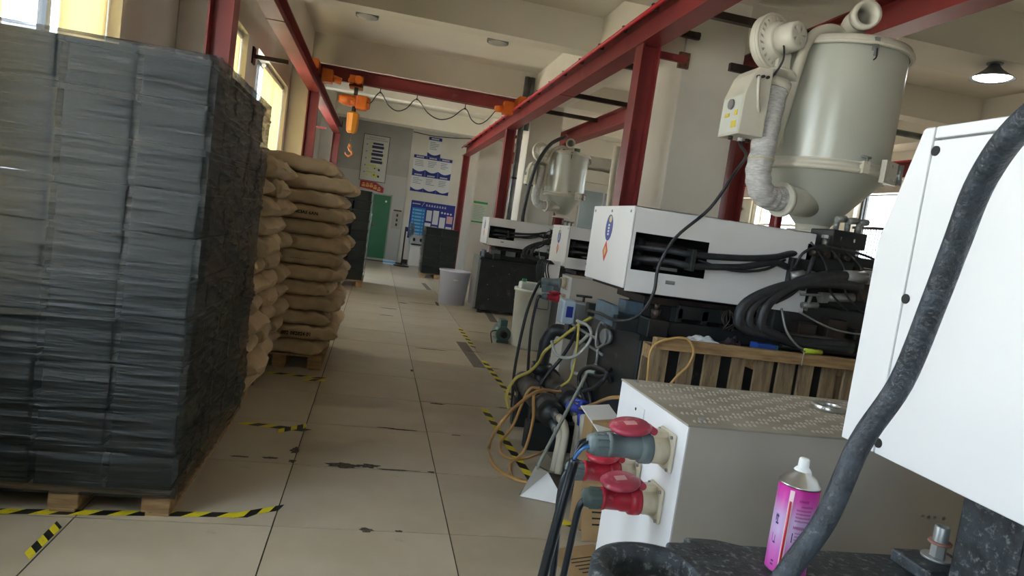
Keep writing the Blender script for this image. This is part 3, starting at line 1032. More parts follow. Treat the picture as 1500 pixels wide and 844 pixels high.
def film_wall(mb, p0, p1, nrm, z0, z1, nx, nz, seed, count, amp, slope, colw=None):
    p0, p1, nrm = Vector(p0), Vector(p1), Vector(nrm)
    L = (p1 - p0).length
    s = np.linspace(0, L, nx)
    z = np.linspace(z0, z1, nz)
    S, Z = np.meshgrid(s, z)
    D = film_noise(S, Z, seed, count, amp, slope, (z0, z1))
    D += film_noise(S, Z, seed + 1, count // 6, amp * 1.6, slope, (z0, z1), (.03, .09))
    if colw:
        # film pulled in a little between the crate columns
        ph = (S % colw) / colw
        D += -.004 * np.exp(-((np.minimum(ph, 1 - ph)) / .05) ** 2)
        rdc = np.random.RandomState(seed + 5)
        nc, nl_ = int(round(L / colw)), 10
        tilt = rdc.normal(0, .035, (nl_, nc)) + rdc.normal(0, .03, (1, nc))
        tz = rdc.normal(0, .03, (nl_, nc))
        ci = np.clip((S / colw).astype(int), 0, nc - 1)
        li = np.clip(((Z - z0) / (z1 - z0) * nl_).astype(int), 0, nl_ - 1)
        zph = ((Z - z0) / (z1 - z0) * nl_) % 1
        D += tilt[li, ci] * (ph - .5) * colw * .5 + tz[li, ci] * (zph - .5) * .19 * .5
    edge = np.clip(np.minimum(S, L - S) / .03, 0, 1)
    D = D * edge
    vs = []
    dirv = (p1 - p0) / L
    for j in range(nz):
        for i in range(nx):
            vs.append((p0.x + dirv.x * S[j, i] + nrm.x * D[j, i], p0.y + dirv.y * S[j, i] + nrm.y * D[j, i], Z[j, i]))
    fs = [(j * nx + i, j * nx + i + 1, (j + 1) * nx + i + 1, (j + 1) * nx + i) for j in range(nz - 1) for i in range(nx - 1)]
    mb.add(vs, fs, 0, True)


M_film = bpy.data.materials.new('clear_stretch_film')
M_film.use_nodes = True
_t = M_film.node_tree
_N, _L = _t.nodes, _t.links
_p = _N['Principled BSDF']
_p.inputs['Base Color'].default_value = (*rgb(26, 33, 32), 1)
_p.inputs['Roughness'].default_value = .1
_p.inputs['IOR'].default_value = 1.6
_tc = _N.new('ShaderNodeTexCoord')
_mp = _N.new('ShaderNodeMapping')
_mp.inputs['Scale'].default_value = (1.6, 1.6, 26)
_L.new(_tc.outputs['Object'], _mp.inputs[0])
_n = _N.new('ShaderNodeTexNoise')
_n.inputs['Scale'].default_value = 2.2
_n.inputs['Detail'].default_value = 6
_n.inputs['Roughness'].default_value = .65
_L.new(_mp.outputs[0], _n.inputs['Vector'])
_b = _N.new('ShaderNodeBump')
_b.inputs['Strength'].default_value = .5
_b.inputs['Distance'].default_value = .02
_L.new(_n.outputs['Fac'], _b.inputs['Height'])
_L.new(_b.outputs[0], _p.inputs['Normal'])
_r = _N.new('ShaderNodeMapRange')
_r.inputs['From Min'].default_value = .42
_r.inputs['From Max'].default_value = .72
_r.inputs['To Min'].default_value = .55
_r.inputs['To Max'].default_value = .95
_L.new(_n.outputs['Fac'], _r.inputs['Value'])
_L.new(_r.outputs[0], _p.inputs['Alpha'])


def crate_stack(name, x0, x1, y0, y1, z0, nx, ny, nz, hz, label, cat, wrap=True, group=None, dense=True, seed=0):
    t = thing(name, ((x0 + x1) / 2, (y0 + y1) / 2, z0), label, cat, group)
    w_, l_ = (x1 - x0) / nx, (y1 - y0) / ny
    src = None
    org = ORG[t.name]
    for k in range(nz):
        for i in range(nx):
            for j in range(ny):
                if 0 < j < ny - 1 and 0 < i < nx - 1 and k < nz - 1:
                    continue
                dx = random.uniform(-.004, .004)
                pos = (x0 + i * w_ + .002 + dx, y0 + j * l_ + .002 + random.uniform(0, .005), z0 + k * hz)
                if src is None:
                    src = crate_mesh(w_ - .004, l_ - .008, hz).build('crate', M_crate, t)
                    off = src.data
                    # mesh was built in world coordinates minus the stack's origin: shift the copies by position
                    src.location = pos
                else:
                    copy_obj(src, t, pos)
    for c in t.children:
        c.location = Vector(c.location) - org + org  # keep offsets relative to the stack
    return t


st = crate_stack('wrapped_crate_stack', -1.62, -.75, 3.17, 4.58, .112, 3, 4, 10, .192, 'tall pallet load of dark green crates shrouded in shiny stretch film', 'crates')
mb = MB()
zt = 2.045
film_wall(mb, (-1.64, 3.148, 0), (-.728, 3.148, 0), (0, -1, 0), .088, zt, 190, 420, 3, 420, .0045, .03, .304)
film_wall(mb, (-.728, 3.148, 0), (-.728, 4.6, 0), (1, 0, 0), .088, zt, 280, 420, 9, 900, .0095, .25, .363)
mb.add([(-.728, 4.6, .088), (-1.64, 4.6, .088), (-1.64, 4.6, zt), (-.728, 4.6, zt)], [(0, 1, 2, 3)])
mb.add([(-1.64, 3.148, .088), (-1.64, 4.6, .088), (-1.64, 4.6, zt), (-1.64, 3.148, zt)], [(0, 1, 2, 3)])
# top rim of the film folded inwards
rp = [(-1.64, 3.148), (-.728, 3.148), (-.728, 4.6), (-1.64, 4.6)]
ip = [(-1.6, 3.21), (-.79, 3.21), (-.79, 4.54), (-1.6, 4.54)]
mb.add([(a, b, zt) for a, b in rp] + [(a, b, zt - .004) for a, b in ip], [(i, (i + 1) % 4, 4 + (i + 1) % 4, 4 + i) for i in range(4)])
mb.build('stretch_film', M_film, st, recalc=False)
pallet(-1.62, -.75, 3.16, 4.58, 'wooden pallet under the film-wrapped dark crates', .112)

st = crate_stack('wrapped_crate_stack', -1.1, -.13, 13.0, 14.1, .13, 3, 2, 9, .187, 'narrow tall stack of black crates behind the brown sacks', 'crates')
mb = MB()
film_wall(mb, (-.115, 12.985, 0), (-.115, 14.12, 0), (1, 0, 0), .12, 1.82, 60, 160, 21, 160, .012, .1)
mb.build('stretch_film', mat('milky_stretch_film', rgb(190, 198, 196), .25, alpha=.45, bump=.6, bscale=30, stretch=(1, 1, 5)), st, recalc=False)
pallet(-1.1, -.12, 13.0, 14.1, 'wooden pallet under the narrow stack of black crates', .128)

st = crate_stack('wrapped_crate_stack', 1.2, 2.0, 16.62, 17.6, .13, 2, 2, 6, .187, 'low stack of black crates in front of the notice board', 'crates')
mb = MB()
film_wall(mb, (1.19, 16.6, 0), (2.01, 16.6, 0), (0, -1, 0), .12, 1.25, 60, 120, 31, 80, .008, .06)
film_wall(mb, (1.19, 17.62, 0), (1.19, 16.6, 0), (-1, 0, 0), .12, 1.25, 60, 120, 33, 120, .012, .1)
mb.build('stretch_film', M_film, st, recalc=False)
pallet(1.2, 2.0, 16.62, 17.6, 'wooden pallet under the low black crates by notice board', .128)

# ---------------- paper sacks ----------------
from mathutils import noise as mnoise


def sack_mesh(L, W, T, seed, nu=64, nv=40):
    rd = np.random.RandomState(seed)
    ph = rd.uniform(0, 6.28, 12)
    vs = []
    for i in range(nu):
        u = -1 + 2 * i / (nu - 1)
        au = abs(u)
        # thickness pinches to a sewn seam at both ends
        e = max(0., 1 - max(0., (au - .72) / .28) ** 2.0)
        th = T / 2 * (.10 + .90 * e ** .6)
        wd = W / 2 * (1 - .10 * max(0, (au - .7) / .3) + .02 * math.sin(5 * u + ph[0]))
        lx = L / 2 * u
        sag = -.012 * (au ** 4) * T / .13
        for j in range(nv):
            a = 2 * math.pi * j / nv
            c, s_ = math.cos(a), math.sin(a)
            ex = .36
            y = math.copysign(abs(c) ** ex, c) * wd
            z = math.copysign(abs(s_) ** (ex + .12), s_) * th
            # creases
            n1 = .006 * math.sin(9 * u + 3 * y / W + ph[1]) * math.sin(7 * y / W * 2 + ph[2])
            n2 = .005 * math.sin(23 * u * (1 + .3 * y / W) + ph[3] + 4 * y / W) * (.4 + au)
            n3 = .004 * math.sin(41 * u + ph[4] + 9 * y / W) * max(0, au - .45) * 2
            k = .004 * math.sin(3 * a + 11 * u + ph[5]) * (.3 + au)
            z += (n1 + n2 + n3) * (1 if s_ > 0 else .5) * e
            y += (k + .8 * n3 + .005 * math.sin(17 * u + ph[6]))
            q = Vector((lx * 5 + seed * 7.3, y * 7, z * 7))
            cr = (mnoise.ridged_multi_fractal(q, .9, 2.1, 4, 1., 2.) - 1.1) * .007 * (.35 + .9 * au)
            cr2 = mnoise.noise(q * 1.7) * .006
            y += (cr + cr2) * c
            z += (cr + cr2) * s_ * .8
            vs.append((lx + .014 * math.sin(4 * y / W + ph[7]) * au + mnoise.noise(q * 2.) * .012 * max(0, au - .8) * 5, y, z + sag + T / 2))
    fs = [(i * nv + j, i * nv + (j + 1) % nv, (i + 1) * nv + (j + 1) % nv, (i + 1) * nv + j) for i in range(nu - 1) for j in range(nv)]
    mb = MB()
    mb.add(vs, fs, 0, True)
    mb.add([vs[j] for j in range(nv)], [list(range(nv))[::-1]], 0)
    mb.add([vs[(nu - 1) * nv + j] for j in range(nv)], [list(range(nv))], 0)
    return mb


SACKS = {}


def sack_data(kind, seed):
    key = (kind, seed)
    if key not in SACKS:
        L, W, T = kind
        o = sack_mesh(L, W, T, seed).build('paper_sack', M_sack)
        me = o.data
        for v in me.vertices:
            v.co += o.location
        bpy.data.objects.remove(o)
        SACKS[key] = me
    return SACKS[key]


def sack(x, y, z, rot, kind, seed, label, group, tilt=0, roll=0):
    o = bpy.data.objects.new('paper_sack', sack_data(kind, seed))
    o.location = (x, y, z)
    o.rotation_euler = (roll, tilt, rot)
    COL.objects.link(o)
    tag(o, label, 'sack', group)
    setorg(o, (x, y, z))
    return o


random.seed(11)
G1 = 'brown sacks stacked just behind the film-wrapped crates'
G2 = 'brown sacks in the stack that shows its long sides'
KA = (.86, .445, .138)
KB = (.80, .45, .135)
nl = 12
ORD = 'lowest second third fourth fifth sixth seventh eighth ninth tenth eleventh twelfth thirteenth'.split()
hl = .1355
# stack whose ends face the aisle
for k in range(nl):
    z = .128 + k * hl
    top = k == nl - 1
    for j in range(3):
        y = 4.9 + j * .45 + random.uniform(-.012, .012)
        x = -1.13 + random.uniform(-.035, .05) + (.03 if (k + j) % 2 else -.02)
        kd = KA
        if j == 1:
            # shorter sacks fill the space in front of the steel post
            x, kd = -.925 + random.uniform(-.005, .03), (.44, .445, .138)
        lb = 'brown paper sack end-on, %s layer up from its pallet, %s' % (ORD[k], ('next to the film-wrapped crates', 'middle one of the end-on stack', 'next to the second sack stack')[j])
        sack(x, y, z, random.uniform(-.03, .03), kd, (k * 3 + j) % 5, lb, G1, roll=random.uniform(-.025, .025))
pallet(-1.52, -.78, 4.69, 5.215, 'wooden pallet under the end-on sacks, next to the wrapped crates', .13)
pallet(-1.52, -.78, 5.485, 5.98, 'wooden pallet under the end-on sacks, next to the second stack', .13)
# stack whose long sides face the camera
front = []
nl2 = 13
for k in range(nl2):
    z = .128 + k * .1325
    top = k == nl2 - 1
    for j in range(3):
        y = 6.37 + j * .452 + random.uniform(-.01, .01)
        dx = (.05 if k % 2 else -.02) + random.uniform(-.025, .025) - .015 * abs(k - 7) / 3
        if top:
            dx -= .10
        if k in (0,):
            dx -= .03
        x = -.655 + dx
        lb = 'brown sack showing its long side, %s layer up in the second sack stack' % ORD[k]
        gp = G2
        if j:
            lb = 'brown sack in the %s row of the second sack stack, %s layer up' % (('middle', 'rear')[j - 1], ORD[k])
            gp = G2 + ' rear rows'
        if top and j == 0:
            lb, gp = 'crumpled topmost sack on the second stack of brown sacks', None
        elif k == nl2 - 2 and j == 0:
            lb, gp = 'pale sack directly under the crumpled topmost one', None
        o = sack(x, y, z + (.022 if top else 0), random.uniform(-.025, .025) + (math.pi if k % 2 else 0), KB, (k + j * 2) % 5, lb, gp,
                 tilt=(.06 if top else random.uniform(-.01, .01)))
        if j == 0:
            front.append(o)
pallet(-1.05, -.33, 6.16, 7.40, 'wooden pallet under the second stack of brown sacks', .13)
M_inkm = mat('stencil_ink', rgb(58, 46, 36), .85)
for k, body, sz, dx in ((1, '002 082024 01', .042, .06), (9, '02 ACACIAS 6AN', .04, -.02), (6, '- - - - - - - - -', .03, .05)):
    o = front[k]
    text(body, 'stencil_print', M_inkm, o, Vector((o.location.x + dx, 6.104, o.location.z + .066)), (1, 0, 0), (0, 0, 1), sz, .012)
    c = o.children[0]
    c.matrix_parent_inverse = Matrix.Rotation(-o.rotation_euler.z, 4, 'Z')
    o['label'] = {1: 'low brown sack printed 002 082024 01 in the second stack', 9: 'brown sack with black stencilled lettering high in the second stack',
                  6: 'brown sack with a faint dashed print line, middle of second stack'}[k]
    if 'group' in o:
        del o['group']

# ---------------- floor tapes ----------------
def tape(p0, p1, w_, label, name='hazard_tape', pitch=.09, slant=.05, z=.0012, seed=1, miss=0.):
    """striped tape: yellow band with slanted black bars"""
    p0, p1 = Vector((p0[0], p0[1], 0)), Vector((p1[0], p1[1], 0))
    L = (p1 - p0).length
    d = (p1 - p0) / L
    n = Vector((-d.y, d.x, 0))
    rd = random.Random(seed)
    mb = MB()

    def quad(s0, s1, mi):
        zz = Vector((0, 0, z))
        a = [p0 + d * s0 - n * w_ / 2, p0 + d * s1 - n * w_ / 2, p0 + d * (s1 + slant) + n * w_ / 2, p0 + d * (s0 + slant) + n * w_ / 2]
        b = [v.copy() for v in a]
        mb.add([v + zz - Vector((0, 0, .001)) for v in a] + [v + zz for v in a], [(3, 2, 1, 0), (4, 5, 6, 7), (0, 1, 5, 4), (1, 2, 6, 5), (2, 3, 7, 6), (3, 0, 4, 7)], mi)
    s = 0.
    i = 0
    while s < L - .01:
        e = min(L, s + pitch)
        if rd.random() >= miss:
            quad(s, e, i % 2)
        s = e
        i += 1
    return tag(mb.build(name, [M_yel, M_hblk]), label, 'tape')


tape((-1.6, 3.125), (-.42, 3.215), .05, 'black and yellow tape on floor along the wrapped crate pallet', pitch=.075)
tape((-.50, 3.19), (-.305, 3.30), .05, 'short torn tape end at the corner beside wrapped crates', pitch=.06, z=.0022)
tape((-.72, 4.56), (-.30, 4.50), .06, 'black and yellow tape between wrapped crates and sacks', pitch=.07)
tape((-.47, 4.42), (-.31, 4.58), .06, 'diagonal tape end crossing the strip before the sacks', pitch=.05, z=.0022)
tape((-.78, 5.95), (-.28, 5.90), .06, 'black and yellow tape before the second sack stack', pitch=.08)
tape((-.46, 5.80), (-.28, 5.83), .06, 'doubled tape end before the second sack stack', pitch=.06, z=.0022)
tape((1.325, 9.5), (1.335, 8.1), .055, 'faded hazard tape beyond the grey strip along machine aisle', pitch=.12)
tape((1.345, 7.35), (1.37, 5.65), .055, 'hazard tape along aisle between grey strip and black manifold', pitch=.12)
tape((1.045, 5.40), (1.115, 3.80), .055, 'hazard tape running past the yellow hoses to the white funnel', pitch=.11)
tape((1.1, 3.35), (1.3, 3.2), .06, 'hazard tape scrap under the white funnel', pitch=.09)
tape((-1.146,2.748,-0.000), (-1.147,3.021,0.000), .04, 'short peeling yellow tape scrap on the open floor', pitch=.05, miss=.1)
M_gstrip = mat('grey_floor_strip', rgb(112, 106, 100), .6, var=rgb(96, 91, 86), vscale=8)
for p0, p1, w_, lb in (((1.215, 8.35), (1.245, 6.95), .13, 'long grey adhesive strip on the floor along aisle'),
                       ((2.072,11.569,0.000), (1.996,10.418,0.000), .12, 'grey adhesive strip on floor before the black far machine'),
                       ((1.192,15.272,0.000), (1.236,13.994,0.000), .1, 'short grey strip on floor near the low black crates')):
    p0, p1 = Vector((p0[0], p0[1], 0)), Vector((p1[0], p1[1], 0))
    d = (p1 - p0).normalized()
    n = Vector((-d.y, d.x, 0)) * w_ / 2
    tag(MB().add([p0 - n, p1 - n, p1 + n, p0 + n] + [v + Vector((0, 0, .002)) for v in (p0 - n, p1 - n, p1 + n, p0 + n)],
                 [(3, 2, 1, 0), (4, 5, 6, 7), (0, 1, 5, 4), (1, 2, 6, 5), (2, 3, 7, 6), (3, 0, 4, 7)]).build('floor_strip', M_gstrip), lb, 'floor strip')

# ---------------- bins ----------------
t = thing('waste_bin', (1.5, 12.15, 0), 'plain white plastic bin before the black far machine', 'bin')
MB().lathe([(0, 0.0), (.235, 0), (.275, .58), (.29, .585), (.29, .61), (.262, .61), (.225, .02), (0, .02)], (1.49, 12.15, 0), (0, 0, 1), 36).build('body', mat('bluish_white_plastic', rgb(214, 216, 236), .45), t)
MB().cyl((1.45, 11.86, .45), (1.53, 11.86, .45), .012, n=8).build('handle', M_plw, t)

gx, gy = 2.17, 8.52
t = thing('storage_drum', (gx, gy, 0), 'tall white plastic drum with wire handle and lid', 'bin')
MB().lathe([(0, 0), (.27, 0), (.285, .02), (.315, .72), (.33, .725), (.33, .76), (.3, .76), (.27, .03), (0, .03)], (gx, gy, 0), (0, 0, 1), 40).build('body', mat('aged_white_plastic', rgb(224, 226, 216), .45, var=rgb(212, 212, 200), vscale=3), t)
hb = Vector((gx - .02, gy - .325, .62))
MB().tube([hb + Vector(p) for p in ((-.07, 0, .06), (-.07, -.02, -.05), (-.05, -.025, -.065), (.05, -.025, -.065), (.07, -.02, -.05), (.07, 0, .06), (.05, 0, .07), (-.05, 0, .07), (-.07, 0, .06))], .006, n=6, sp=2).build('wire_handle', M_galv, t)
t = thing('plastic_jug', (gx - .12, gy + .1, .74), 'white jug with green cap resting in the white drum', 'jug')
MB().box(gx - .26, gx + .0, gy - .02, gy + .16, .70, .84).build('body', mat('milky_plastic', rgb(222, 228, 222), .4), t, .03, 3)
MB().cyl((gx - .21, gy + .05, .83), (gx - .21, gy + .05, .875), .03, n=14).build('cap', mat('green_cap', rgb(60, 150, 110), .4), t)
t = thing('blue_bucket', (gx + .13, gy + .12, .70), 'pale blue small tub standing in the white drum', 'tub')
MB().lathe([(0, 0), (.07, 0), (.09, .17), (.095, .17), (.095, .19), (.08, .19), (.065, .015), (0, .015)], (gx + .13, gy + .12, .70), (0, 0, 1), 20).build('body', mat('pale_blue_plastic', rgb(190, 216, 230), .4), t)
t = thing('small_pump', (gx - .385, gy + .15, 0), 'small grey green pump on floor behind white drum', 'pump')
M_pump = mat('pump_grey_green', rgb(92, 116, 112), .45)
MB().cyl((gx - .385, gy + .05, .12), (gx - .385, gy + .35, .12), .1, n=18).build('motor', M_pump, t)
MB().box(gx - .465, gx - .305, gy + .05, gy + .35, 0, .04).build('foot', M_pump, t)
MB().box(gx - .435, gx - .335, gy + .1, gy + .28, .2, .3).build('terminal_box', M_pump, t, .01)
MB().cyl((gx - .385, gy + .05, .12), (gx - .385, gy - .03, .12), .05, .04, n=14).build('shaft_cover', M_dark, t)
MB().tube([(gx - .455, gy + .1, .16), (gx - .56, gy + .0, .14), (gx - .54, gy - .05, .01)], .008, n=6).build('lead', M_rub, t)


# ---------------- injection machines ----------------
M_blueoval = mat('sticker_blue', rgb(40, 58, 150), .4)
M_redd = mat('sticker_red', rgb(214, 72, 52), .4)
M_gold = mat('sticker_gold', rgb(214, 200, 120), .4)
M_inside = mat('dark_machine_inside', rgb(24, 24, 24), .6)
M_bgrey = mat('blue_grey_casting', rgb(104, 122, 134), .5, var=rgb(84, 100, 110), vscale=10)
M_lgrey = mat('light_grey_steel', rgb(150, 152, 150), .4, .5)


def ellipse_yz(mb, x, yc, zc, ry, rz, n=28, th=.002):
    pl = [(ry * math.cos(2 * math.pi * i / n), rz * math.sin(2 * math.pi * i / n)) for i in range(n)]
    return mb.prism(pl, (x, yc, zc), Matrix(((0, 0, -1), (1, 0, 0), (0, 1, 0))), th)


def machine(dx, dy, dz, basex, label, full=2, yb=4.34):
    D = Vector((dx, dy, dz))
    t = thing('injection_machine', (1.35 + dx, 3.9 + dy, 0), label, 'machine')

    def B(name, m, boxes, bevel=0., parent=None):
        mb = MB()
        for b in boxes:
            mb.box(b[0] + dx, b[1] + dx, b[2] + dy, b[3] + dy, b[4] + dz, b[5] + dz)
        return mb.build(name, m, parent or t, bevel)

    def P(*p):
        return Vector(p) + D
    x0, y0, y1, z0, z1 = 1.35, 3.5, 4.2, 1.25, 1.715
    # base
    bx = basex
    mb = MB().box(bx + dx, 4.4 + dx, 3.5 + dy, yb + dy, .06, 1.0 + dz)
    mb.build('base', M_blk, t, .012)
    MB().box(bx - .02 + dx, 4.42 + dx, 3.48 + dy, yb + .02 + dy, .985 + dz, 1.02 + dz).build('bed_plate', M_blk, t, .006)
    for x in (bx + .1, 2.6, 4.1):
        for y in (3.58, yb - .1):
            MB().cyl((x + dx, y + dy, 0), (x + dx, y + dy, .065), .05, n=12).build('foot', M_blk, t)
    # frame between bed and cover
    B('cross_rail', M_blk, [(x0 + .02, 4.3, 3.56, 3.62, 1.02, 1.1)], .004)
    B('cross_rail', M_blk, [(x0 + .02, 4.3, 4.08, 4.14, 1.02, 1.1)], .004)
    B('slide_block', M_blk, [(1.5, 1.62, 3.42, 3.56, 1.02, 1.12)], .006)
    MB().cyl(P(1.56, 3.48, 1.12), P(1.56, 3.48, 1.17), .022, .03, n=12).cyl(P(1.56, 3.48, 1.17), P(1.56, 3.48, 1.2), .014, n=12).build('knob', M_dark, t)
    B('casting', M_bgrey, [(1.40, 1.62, 3.62, 3.92, 1.03, 1.09), (1.36, 1.40, 3.62, 3.92, 1.03, 1.15), (1.50, 1.62, 3.80, 3.92, 1.09, 1.17)], .005)
    B('carriage_plate', M_dark, [(1.55, 2.25, 3.66, 4.1, 1.18, 1.225)], .004)
    B('carriage_plate', M_blk, [(1.75, 2.2, 3.6, 3.64, 1.12, 1.2)], .004)
    for k in range(4):
        B('bracket', M_blk, [(1.74 + k * .16, 1.78 + k * .16, 3.60, 3.68, 1.04, 1.18)], .003)
    B('inner_bed', M_inside, [(1.62, 4.2, 3.7, 4.05, 1.02, 1.2)])
    if full > 1:
        for k in range(7):
            a = 2 * math.pi * k / 7
            MB().tube([P(2.02, 3.53, 1.22), P(2.02 + .05 * math.cos(a), 3.50 + .02 * math.sin(a), 1.16), P(2.02 + .035 * math.sin(a), 3.5, 1.10), P(2.03, 3.53, 1.13)], .004, n=5).build('wire_loop', M_dark, t)
    # white injection cover with an opening in its side
    ox0, ox1, oz0, oz1 = x0 + .03, x0 + .47, 1.37, 1.575
    xe = x0 + 1.12
    tk = .004
    MB().box(x0 + dx, x0 + .012 + dx, y0 + dy, y1 + dy, z0 + .012 + dz, z1 + dz).build('front_panel', M_white, t, .004)
    # side panel around opening, one welded sheet
    mb = MB()
    for b in ((x0 + .013, ox0, y0, y0 + tk, z0, z1), (ox1, xe, y0, y0 + tk, z0, z1), (ox0, ox1, y0, y0 + tk, z0, oz0), (ox0, ox1, y0, y0 + tk, oz1, z1)):
        mb.box(b[0] + dx, b[1] + dx, b[2] + dy, b[3] + dy, b[4] + dz, b[5] + dz)
    mb.build('side_panel', M_white, t)
    B('top_panel', M_white, [(x0 + .013, xe, y0, y1, z1 - tk, z1)])
    B('rear_panel', M_white, [(x0 + .013, xe, y1 - tk, y1, z0, z1)])
    B('bottom_panel', M_dark, [(x0 + .06, xe, y0 + .1, y1, z0 - .012, z0)])
    B('inner_wall', M_inside, [(x0 + .02, xe - .02, y0 + .32, y0 + .33, z0 + .02, z1 - .02)])
    for x, z in ((x0, z1 - .03),):
        for y in (y0 + .04, (y0 + y1) / 2, y1 - .04):
            MB().cyl(P(x, y, z), P(x - .004, y, z), .008, n=8).build('screw', M_lgrey, t)
    B('type_plate', M_lgrey, [(1.595, 1.65, y0 - .003, y0, 1.315, 1.335)])
    # stickers
    yc = y0 + .36
    s = ellipse_yz(MB(), x0 + dx, yc + dy, 1.585 + dz, .058, .078).build('blue_sticker', M_blueoval, t)
    ellipse_yz(MB(), x0 - .002 + dx, yc - .012 + dy, 1.635 + dz, .022, .02, 16, .001).build('emblem', M_gold, s)
    mb = MB()
    for k in range(4):
        mb.box(x0 - .003 + dx, x0 + dx, yc - .012 + dy, yc + .012 + dy, 1.54 + k * .018 + dz, 1.552 + k * .018 + dz)
    mb.build('sticker_print', M_paper, s)
    s = MB().prism([(0, -.062), (.042, 0), (0, .062), (-.042, 0)], (x0 + dx, yc + .01 + dy, 1.445 + dz), Matrix(((0, 0, -1), (1, 0, 0), (0, 1, 0))), .002).build('red_sticker', M_redd, t)
    MB().prism([(0, -.03), (.02, 0), (0, .03), (-.02, 0)], (x0 - .002 + dx, yc + .01 + dy, 1.445 + dz), Matrix(((0, 0, -1), (1, 0, 0), (0, 1, 0))), .001).build('sticker_mark', M_gold, s)
    # cylinder rods inside the opening
    for z in (1.51, 1.43):
        MB().cyl(P(x0 + .06, y0 + .1, z), P(x0 + .5, y0 + .1, z), .028, n=14).build('inner_rod', M_dark, t)
        MB().cyl(P(x0 + .08, y0 + .1, z), P(x0 + .12, y0 + .1, z), .042, n=14).build('gland', M_blk, t)
    B('inner_box', M_lgrey, [(1.58, 1.70, y0 + .1, y0 + .16, 1.385, 1.41)])
    # hydraulic hoses from the opening to the valve group
    MB().tube([P(1.42, 3.58, 1.50), P(1.6, 3.5, 1.50), P(1.72, 3.46, 1.495), P(2.0, 3.45, 1.515), P(2.2, 3.46, 1.545), P(2.33, 3.5, 1.58), P(2.5, 3.6, 1.6)], .019, n=10).build('hydraulic_hose', M_rub, t)
    MB().tube([P(1.42, 3.58, 1.43), P(1.6, 3.5, 1.44), P(1.72, 3.46, 1.435), P(2.0, 3.45, 1.465), P(2.2, 3.46, 1.515), P(2.33, 3.5, 1.50), P(2.5, 3.6, 1.49)], .019, n=10).build('hydraulic_hose', M_rub, t)
    MB().tube([P(1.75, 3.47, 1.47), P(1.95, 3.44, 1.44), P(2.15, 3.45, 1.47), P(2.3, 3.5, 1.54)], .008, n=6).build('hydraulic_hose', M_rub, t)
    B('hose_clamp', M_blk, [(1.69, 1.715, 3.42, 3.5, 1.405, 1.525)], .003)
    # barrel end, valve group
    B('nozzle_housing', M_blk, [(2.36, 3.2, 3.62, 4.1, 1.18, 1.62)], .01)
    B('valve_block', M_blk, [(2.42, 2.75, 3.5, 3.66, 1.5, 1.66)], .008)
    B('valve_block', M_blk, [(2.62, 2.85, 3.56, 3.78, 1.66, 1.76)], .008)
    B('valve_block', M_blk, [(2.32, 2.44, 3.46, 3.6, 1.38, 1.56)], .008)
    B('valve_block', M_dark, [(2.78, 3.0, 3.46, 3.62, 1.36, 1.56)], .008)
    for k in range(5):
        x = 2.46 + k * .065
        MB().cyl(P(x, 3.5, 1.6), P(x, 3.44, 1.6), .022, .018, n=8).build('solenoid', M_dark, t)
    for k in range(4):
        x = 2.5 + k * .09
        MB().cyl(P(x, 3.58, 1.64), P(x, 3.58, 1.70), .018, n=8).cyl(P(x, 3.58, 1.70), P(x, 3.58, 1.72), .024, n=6, smooth=False).build('fitting', M_lgrey if k % 2 else M_dark, t)
    for k in range(3):
        MB().cyl(P(2.66 + k * .075, 3.6, 1.76), P(2.66 + k * .075, 3.6, 1.82), .016, n=8).cyl(P(2.64 + k * .075, 3.58, 1.82), P(2.70 + k * .075, 3.58, 1.83), .02, n=8).build('fitting', M_lgrey, t)
    MB().cyl(P(2.33, 3.47, 1.45), P(2.4, 3.45, 1.47), .03, n=10).cyl(P(2.4, 3.45, 1.47), P(2.46, 3.44, 1.48), .022, n=8).build('fitting', M_lgrey, t)
    MB().cyl(P(2.55, 3.44, 1.36), P(2.72, 3.42, 1.38), .026, n=10).cyl(P(2.52, 3.44, 1.355), P(2.56, 3.44, 1.36), .034, n=6, smooth=False).build('fitting', M_lgrey, t)
    MB().cyl(P(2.40, 3.42, 1.30), P(2.5, 3.42, 1.31), .018, n=8).cyl(P(2.43, 3.42, 1.27), P(2.44, 3.41, 1.36), .010, n=8).cyl(P(2.38, 3.42, 1.36), P(2.5, 3.41, 1.37), .008, n=6).build('stop_valve', M_lgrey, t)
    B('clamp_frame', M_blk, [(2.3, 4.2, 3.52, 3.6, 1.1, 1.3)], .01)
    for k in range(4):
        B('clamp_rib', M_dark, [(2.42 + k * .19, 2.54 + k * .19, 3.44, 3.53, 1.12, 1.2 + .04 * (k % 2))], .006)
    MB().cyl(P(2.3, 3.42, 1.12), P(3.6, 3.42, 1.12), .02, n=10).cyl(P(2.3, 3.40, 1.06), P(3.6, 3.40, 1.06), .016, n=10).build('tie_pipe', M_dark, t)
    # big looping hoses
    for k, (off, r_) in enumerate(((0., .03), (.075, .026), (.13, .03))):
        MB().tube([P(2.75, 3.42, 1.50 - off * .4), P(2.5, 3.37, 1.485 - off * .3), P(2.3 - off * .5, 3.36, 1.42 - off * .2), P(2.15 - off, 3.35, 1.30 - off * .15), P(2.12 - off, 3.35, 1.17), P(2.2 - off * .8, 3.36, 1.125),
                   P(2.4, 3.38, 1.085 + off * .1), P(2.75, 3.40, 1.08 + off * .2)], r_, n=12).build('hydraulic_hose', M_rub, t)
    MB().cyl(P(2.62, 3.395, 1.495), P(2.76, 3.41, 1.505), .036, n=12).cyl(P(2.76, 3.41, 1.505), P(2.8, 3.415, 1.51), .044, n=6, smooth=False).build('hose_ferrule', M_lgrey, t)
    MB().tube([P(2.33, 3.45, 1.5), P(2.36, 3.42, 1.6), P(2.5, 3.42, 1.645), P(2.8, 3.43, 1.62), P(3.0, 3.45, 1.52)], .008, n=6).build('pipe', M_rub, t)
